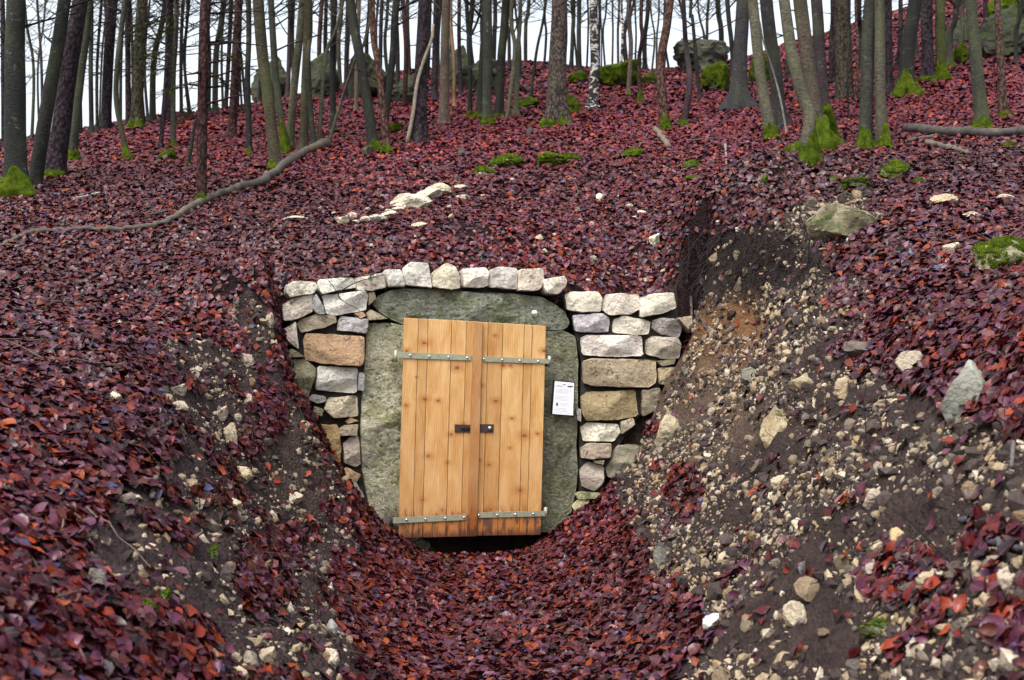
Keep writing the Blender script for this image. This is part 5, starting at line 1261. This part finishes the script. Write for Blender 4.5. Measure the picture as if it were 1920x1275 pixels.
okk = vis & ~stepz & (((ba > 0) & (r.random(len(X)) < .4)) | (bb > 0)) & (r.random(len(X)) < np.clip(1 / nn[:, 2], 1, 3) / 3)
ids = np.where(okk)[0]
taken = []; count = 0
def depth_of(p): return (p - CAM) @ fwd
for i in ids:
    if count >= 262: break
    D = depth_of(P[i]); s_m = float(np.clip(r.lognormal(math.log(.062), .42), .03, .15))
    if s_m / D * FPX < 13: continue
    if any((px[i] - a)**2 + (py[i] - b)**2 < (c * .9 + s_m / D * FPX * .6)**2 for a, b, c in taken): continue
    taken.append((px[i], py[i], s_m / D * FPX)); count += 1
    o = bpy.data.objects.new('stone', STV[int(r.integers(12))]); C.objects.link(o); o.parent = ground
    q = r.uniform(.55, 1.15, 3) * s_m / 2; o.scale = q
    o.rotation_euler = r.uniform(0, 6.28, 3)
    o.location = P[i] + nn[i] * q.min() * .02
    c = SCOL[int(r.integers(7))]; k_ = r.uniform(.75, 1.05); o.color = (c[0] * k_, c[1] * k_, c[2] * k_, 1)
# small pale stones strewn in the leaves uphill of the wall
for (x_, y_, w_) in [(600,396,12),(575,414,9),(627,404,12),(668,420,14),(690,398,10),(716,394,12),(731,402,16),(760,396,14),(815,398,8),(842,394,12),(845,412,16),(716,372,10),(905,372,10),(1010,452,16),(1040,444,12),(1110,424,10),(1180,392,14),(1202,404,16),(1190,412,10),(1160,372,8),(1244,512,12),(1112,490,14),(1022,476,12),(1140,516,10),(1104,530,10),(1212,530,14),(1175,520,8),(940,492,10),(855,470,9),(695,466,14),(780,450,9),(520,462,12),(372,454,10),(430,418,8),(1310,384,9),(1350,420,12),(960,340,8),(890,438,8)]:
    Pq = hit(x_, y_); s_m = w_ * scale_at(Pq); nq = normal(np.array([Pq[0]]), np.array([Pq[1]]))[0]
    o = bpy.data.objects.new('stone', STV[int(r.integers(12))]); C.objects.link(o); o.parent = ground
    q = r.uniform(.8, 1.2, 3) * s_m / 2; q[2] *= .75; o.scale = q; o.rotation_euler = (r.uniform(-.5, .5), r.uniform(-.5, .5), r.uniform(0, 6.28))
    o.location = Pq + nq * q.min() * .5 + np.array([0, 0, .015]); k_ = r.uniform(.85, 1.1); o.color = (.54 * k_, .48 * k_, .37 * k_, 1)
print('bank stones', count)
# loose rubble too small to pick apart
ico = bmesh.new(); bmesh.ops.create_icosphere(ico, subdivisions=1, radius=1.0); IV = np.array([v.co for v in ico.verts]); IF = np.array([[v.index for v in f.verts] for f in ico.faces]); ico.free()
def pebbles(name, X, Y, size, cols, seed, label, sink=.25):
    r = np.random.default_rng(seed); n = len(X)
    P = np.stack([X, Y, samp(Z, X, Y)], -1); nn = normal(X, Y)
    sc3 = r.uniform(.35, 1.3, (n, 1, 3)) * size[:, None, None]
    V = IV[None] * (1 + r.uniform(-.42, .42, (n, len(IV), 1)))
    V = V * sc3
    a = r.uniform(0, 6.28, n); b = r.uniform(0, 6.28, n)
    def rot(V, a, i, j):
        c, s = np.cos(a)[:, None], np.sin(a)[:, None]; W = V.copy(); W[..., i] = c * V[..., i] - s * V[..., j]; W[..., j] = s * V[..., i] + c * V[..., j]; return W
    V = rot(rot(V, a, 0, 1), b, 1, 2) + (P + nn * size[:, None] * sink)[:, None, :]
    T_ = (IF[None] + (np.arange(n) * len(IV))[:, None, None]).reshape(-1, 3)
    cc = np.repeat(cols, len(IV), 0)
    o = link(name, trimesh(name, V.reshape(-1, 3), T_, cc), MAT['gravel']); tag(o, label, 'gravel', None, 'stuff'); return o
X, Y, r = cand(620000, 12)
P, px, py, ba, bb = bare_at(X, Y); nn = normal(X, Y)
vis = (px > -40) & (px < 1960) & (py < 1310) & (py > 340)
stepz = (np.abs(Y - wall_y(X) - .24) < .45) & (X > XL - .05) & (X < XR + .05)
clump = fbm(X * 3, Y * 3, P[:, 2] * 3, seed=21)
acc = vis & ~stepz & (r.random(len(X)) < np.clip(1 / nn[:, 2], 1, 3) / 3 * (ba * .33 + bb) * sstep(.3, .65, clump))
acc &= ~((((px - 1400) / 140)**2 + ((py - 488) / 58)**2 < 1) & (r.random(len(X)) < .85))
ii = np.where(acc)[0][:17000]
sz = np.clip(r.lognormal(math.log(.0075), .62, len(ii)), .003, .034)
pal = np.array(SCOL); cc = pal[r.integers(0, 7, len(ii))] * r.uniform(.55, 1.1, (len(ii), 1))
dk = r.random(len(ii)) < .35; cc[dk] = np.array((.028, .02, .018)) * r.uniform(.6, 1.4, (dk.sum(), 1))
jj = np.where(acc)[0][17000:21500]
r2 = np.random.default_rng(77); sz2 = np.clip(r2.lognormal(math.log(.02), .35, len(jj)), .012, .04)
c2_ = pal[r2.integers(0, 6, len(jj))] * r2.uniform(.7, 1.15, (len(jj), 1))
ck_ = r2.random(len(jj)) < .45; c2_[ck_] = np.array((.05, .036, .033)) * r2.uniform(.6, 1.3, (ck_.sum(), 1)); sz2[ck_] *= 1.3
ii = np.r_[ii, jj]; sz = np.r_[sz, sz2]; cc = np.r_[cc, c2_]
pebbles('gravel', X[ii], Y[ii], sz, cc, 13, 'fine limestone gravel and soil crumbs on the bare banks', sink=-.12)
print('gravel', len(ii))

# ------------------------------------------------------------------ fine roots hanging from the bank lip
rt = []
for k in range(520):
    px_ = random.uniform(1285, 1560); py_ = random.uniform(430, 545) + max(0, (px_ - 1450)) * -.15
    Pq = hit(px_, py_); nq = normal(np.array([Pq[0]]), np.array([Pq[1]]))[0]
    d = nq * .5 + np.array([random.gauss(0, .8), random.gauss(-.3, .3), random.gauss(-.1, .6)]); L = random.uniform(.08, .30)
    Pp, Rp, _ = limb(Pq + nq * .005, d, L, random.uniform(.0015, .0055), k, 6, .22, 3); rt.append(tube(Pp, Rp, 3, cap=False))
for k in range(150):
    px_, py_ = (random.uniform(1300, 1900), random.uniform(560, 1150)) if k < 110 else (random.uniform(300, 560), random.uniform(560, 900))
    Pq = hit(px_, py_); nq = normal(np.array([Pq[0]]), np.array([Pq[1]]))[0]
    d = np.cross(nq, [random.gauss(0, 1), random.gauss(0, 1), random.gauss(0, 1)]) + nq * .25
    Pp, Rp, _ = limb(Pq, d, random.uniform(.1, .4), random.uniform(.0015, .004), k + 900, 7, .03, 3); rt.append(tube(Pp, Rp, 3, cap=False))
V, F = join(rt)
tag(link('fine_roots', mesh('fine_roots', V, F), MAT['root']), 'tangle of fine dark roots hanging from the eroded bank', 'roots', None, 'stuff')

# ------------------------------------------------------------------ leaf litter
def leaf_shape(level):
    if level == 0:
        prof = [(-.5, 0), (-.28, .24), (0, .33), (.26, .22), (.5, 0)]
        V = [(0, -.5, 0)]; 
        for y, w_ in prof[1:4]: V += [(-w_, y, .06 + .18 * w_), (0, y, 0), (w_, y, .06 + .18 * w_)]
        V.append((0, .5, -.04))
        T_ = [(0,2,1),(0,3,2),(1,2,5),(1,5,4),(2,3,6),(2,6,5),(4,5,8),(4,8,7),(5,6,9),(5,9,8),(7,8,10),(8,9,10)]
    elif level == 1:
        V = [(0,-.5,0),(-.28,-.16,.1),(0,0,0),(.28,-.16,.1),(-.27,.18,.1),(.27,.18,.1),(0,.5,-.03)]
        T_ = [(0,2,1),(0,3,2),(1,2,4),(3,5,2),(4,2,6),(2,5,6)]
    else:
        V = [(0,-.5,0),(-.32,0,.12),(.32,0,.12),(0,.5,0)]; T_ = [(0,2,1),(1,2,3)]
        V = [(0,-.5,0),(-.32,.02,.14),(0,0,0),(.32,.02,.14),(0,.5,0)]; T_ = [(0,2,1),(0,3,2),(1,2,4),(2,3,4)]
    return np.array(V, float), np.array(T_)
LPAL = np.array([(.023,.002,.0045),(.044,.0042,.007),(.080,.0075,.0065),(.040,.0085,.019),(.060,.016,.031),(.14,.017,.003),(.19,.034,.004),(.090,.027,.041),(.007,.0014,.0035),(.15,.06,.05),(.032,.036,.08),(.062,.018,.010)]) * np.array((.96, .88, 1.05))  # mauve and bluish entries paint wet sky sheen into the leaf colour
LPRB = np.array([.15,.17,.13,.15,.12,.085,.03,.06,.08,.008,.010,.06]); LPRB /= LPRB.sum()
def leaf_cloud(X, Y, lvl, size, seed, lift=.012, tilt=.30):
    r = np.random.default_rng(seed); n = len(X)
    LV, LT = leaf_shape(lvl); m = len(LV)
    P = np.stack([X, Y, samp(Z, X, Y)], -1); nn = normal(X, Y)
    nn = nn + r.normal(0, tilt, (n, 3)); nn /= np.linalg.norm(nn, axis=1, keepdims=True)
    flip = r.random(n) < .35
    a = r.normal(size=(n, 3)); t = a - (a * nn).sum(1, keepdims=True) * nn; t /= np.linalg.norm(t, axis=1, keepdims=True)
    b = np.cross(nn, t)
    V = np.repeat(LV[None], n, 0)
    cur = r.normal(.0, .42, (n, 1)) * (1 + 1.2 * (r.random((n, 1)) < .15)); fold = r.uniform(-.6, 1.5, (n, 1)); V[..., :2] += r.normal(0, .035, (n, m, 2))
    V[..., 2] = V[..., 2] * fold + cur * (V[..., 1]**2 - .1) * .9 + r.normal(0, .5, (n, 1)) * V[..., 0] * V[..., 1] + r.normal(0, .03, (n, m))
    V[..., 0] *= r.uniform(.85, 1.25, (n, 1))
    V[..., 2] = np.where(flip[:, None], -V[..., 2], V[..., 2])
    S = size * np.clip(r.normal(.95, .22, n), .45, 1.4)
    W = (V[..., 0:1] * b[:, None] + V[..., 1:2] * t[:, None] + V[..., 2:3] * nn[:, None]) * S[:, None, None]
    W += (P + normal(X, Y) * (r.random(n) * lift * 2 + .004)[:, None])[:, None]
    # leaves drift by patch: rusty here, wine-dark there
    c = LPAL[r.choice(len(LPAL), n, p=LPRB)] * r.uniform(.75, 1.25, (n, 1))
    patch = fbm(X * .8, Y * .8, seed=51, octv=3)
    c = c * (1 + .7 * (patch - .5))[:, None]
    c[:, 0] *= 1 + .5 * (fbm(X * .5 + 9, Y * .5, seed=52, octv=2) - .5)
    # drier, rustier litter uphill on the open slope
    up_ = sstep(10.5, 15, Y)[:, None]
    c = c * (1 + .35 * up_) + np.array((.028, .003, .004)) * up_
    c = np.c_[c, .15 + .5 * sstep(10, 16, Y) + r.uniform(-.15, .15, n)]
    T_ = (LT[None] + (np.arange(n) * m)[:, None, None]).reshape(-1, 3)
    uv = np.tile(LV[:, :2], (n, 1))
    return W.reshape(-1, 3), T_, np.repeat(c, m, 0), uv
def leaf_density(X, Y):
    P, px, py, ba, bb = bare_at(X, Y)
    cl = fbm(X * 2.6, Y * 2.6, P[:, 2] * 2.6, seed=61, octv=3)
    thin = sstep(.58, .70, cl) * .9 + .03
    d = np.ones(len(X))
    d = np.where(ba > 0, np.maximum(thin * .8, .95 * sstep(.53, .63, cl)), d)
    d = np.where(bb > 0, sstep(.68, .78, cl) * .7 + .02 + .2 * sstep(1640, 1850, px) * sstep(.52, .62, cl), d)
    # leaf drifts that the photograph shows on the bare banks
    for cx, cy, rx, ry, v in [(1285,925,40,55,.9),(1220,805,30,14,.9),(1700,1080,80,60,.85),(1880,620,70,80,.95),(1750,640,110,60,.9),(1620,560,80,40,.7),(510,775,28,50,.9),(600,800,20,25,.7),(490,1080,55,75,.95),(410,930,60,22,.6),(1860,1010,60,40,.8),(560,1000,40,30,.6),(1900,1180,50,60,.7),(1600,470,60,25,.5)]:
        q = ((px - cx) / rx)**2 + ((py - cy) / ry)**2
        d = np.maximum(d, v * sstep(1.3, .5, q + .5 * (cl - .5)))
    for cx, cy, rx, ry in [(870,430,60,22),(420,540,30,40),(600,500,20,12),(1190,470,20,12),(1400,470,120,40)]:
        q = ((px - cx) / rx)**2 + ((py - cy) / ry)**2
        d *= 1 - .8 * sstep(1.2, .5, q + .5 * (cl - .5))
    stepz = (np.abs(Y - wall_y(X) - .21) < .03) & (X > XL + .05) & (X < XR - .05)
    behind = (Y > wall_y(X) - .03) & (Y < wall_y(X) + .2) & (X > XL + .02) & (X < XR - .02)
    vis = np.where((px > -60) & (px < 1980) & (py < 1320), 1.0, .33) * ((px > -900) & (px < 2700) & (py < 2000) & (py > -60))
    return d * vis * ~stepz * ~behind
def zone(y0, y1, dens, lvl, size, seed, lift):
    hw = lambda y: .72 * y + 1.3
    A = (y1 - y0) * 2 * hw(y1); n = int(A * dens * 2)
    r = np.random.default_rng(seed); X = r.uniform(-hw(y1), hw(y1), n); Y = r.uniform(y0, y1, n)
    nn = normal(X, Y); p = leaf_density(X, Y) * np.clip(1 / nn[:, 2], 1, 2) / 2
    k_ = r.random(n) < p
    return leaf_cloud(X[k_], Y[k_], lvl, size, seed + 1, lift)
Vs, Ts, Cs, Us, off = [], [], [], [], 0
for a_ in [(2.3, 6.2, 1750, 0, .068, 71, .016), (6.2, 8.6, 1500, 0, .064, 72, .014), (8.6, 11.5, 1300, 1, .063, 73, .014), (11.5, 15.5, 640, 1, .074, 74, .014), (15.5, 20, 330, 2, .10, 75, .015), (20, 31, 130, 2, .13, 76, .015)]:
    v_, t_, c_, u_ = zone(*a_); print('leaves zone', a_[0], len(t_))
    Vs.append(v_); Ts.append(t_ + off); Cs.append(c_); Us.append(u_); off += len(v_)
lit = link('leaf_litter', trimesh('leaf_litter', np.concatenate(Vs), np.concatenate(Ts), np.concatenate(Cs), True, np.concatenate(Us)), MAT['leaf'])
tag(lit, 'wet wine-red fallen beech leaves covering the whole slope and path', 'leaves', None, 'stuff')

# the largest leaves, each one its own piece
LM = []
for i in range(8):
    r = np.random.default_rng(500 + i)
    ys = np.linspace(-.5, .5, 9); V, F = [], []
    cu, fo, tw_ = r.normal(0, .45), r.uniform(.1, .9), r.normal(0, .5)
    for j, y in enumerate(ys):
        w_ = .34 * max(0.0, math.cos(math.pi * y * .97))**.75 * (1 + .06 * (j % 2))
        for x in (-w_, -w_ * .5, 0, w_ * .5, w_):
            V.append((x, y, (abs(x) * fo + cu * (y * y - .1) + tw_ * x * y + r.normal(0, .008))))
    for j in range(8):
        for k_ in range(4): F.append((j * 5 + k_, j * 5 + k_ + 1, j * 5 + k_ + 6, j * 5 + k_ + 5))
    V = np.array(V) * .072
    m_ = mesh('leaf_shape', V, F); m_.materials.append(MAT['leafone']); LM.append(m_)
X, Y, r = cand(9000, 81, (-3.2, 3.0), (2.5, 6.2))
d_ = leaf_density(X, Y); P = np.stack([X, Y, samp(Z, X, Y)], -1); px, py = project(P); dd = (P - CAM) @ fwd
order = np.argsort(dd); count, taken = 0, []
nn = normal(X, Y)
for i in order:
    if count >= 300: break
    if r.random() > d_[i] * .9 or not (10 < px[i] < 1910 and 640 < py[i] < 1268): continue
    rad = .062 / dd[i] * FPX
    if any((px[i] - a)**2 + (py[i] - b)**2 < (rad)**2 for a, b in taken): continue
    taken.append((px[i], py[i])); count += 1
    o = bpy.data.objects.new('leaf', LM[int(r.integers(8))]); C.objects.link(o); o.parent = ground
    nv = Vector(nn[i]) + Vector(r.normal(0, .16, 3)); nv.normalize()
    q = nv.to_track_quat('Z', 'Y').to_matrix().to_4x4() @ Matrix.Rotation(r.uniform(0, 6.28), 4, 'Z')
    o.rotation_euler = q.to_euler(); s_ = r.uniform(.7, 1.1); o.scale = (s_, s_, s_)
    o.location = P[i] + nn[i] * .03
    c = LPAL[r.choice(len(LPAL), p=LPRB)] * r.uniform(.85, 1.3); o.color = (*map(float, c), 1)
print('leaves single', count)

# twigs scattered over the litter
rt_ = random.Random(9); made = 0
while made < 46:
    px_, py_ = rt_.uniform(20, 1900), rt_.uniform(300, 1250)
    Pq = hit(px_, py_)
    if leaf_density(np.array([Pq[0]]), np.array([Pq[1]]))[0] < .3 or Pq[1] > 14: continue
    made += 1
    L = rt_.uniform(.15, .5); a = rt_.uniform(0, 6.28); sp = []
    for k_ in range(7):
        x_ = Pq[0] + math.cos(a) * L * k_ / 6; y_ = Pq[1] + math.sin(a) * L * k_ / 6; a += rt_.uniform(-.12, .12)
        sp.append((x_, y_, ground_z(x_, y_) + .03 + rt_.uniform(0, .015)))
    sp = np.array(sp)
    if np.ptp(sp[:, 2]) > .5: made -= 1; continue
    V, F = tube(sp, np.linspace(rt_.uniform(.003, .006), .002, 7), 5)
    o = link('twig', mesh('twig', V - sp[0], F), MAT['dead'], None, sp[0]); k_ = rt_.uniform(.5, 1.6); o.color = (.08 * k_, .06 * k_, .055 * k_, 1)
    tag(o, 'thin short twig lying loose on the wet red leaf litter', 'twig', 'twigs scattered on the leaf litter', 'thing')
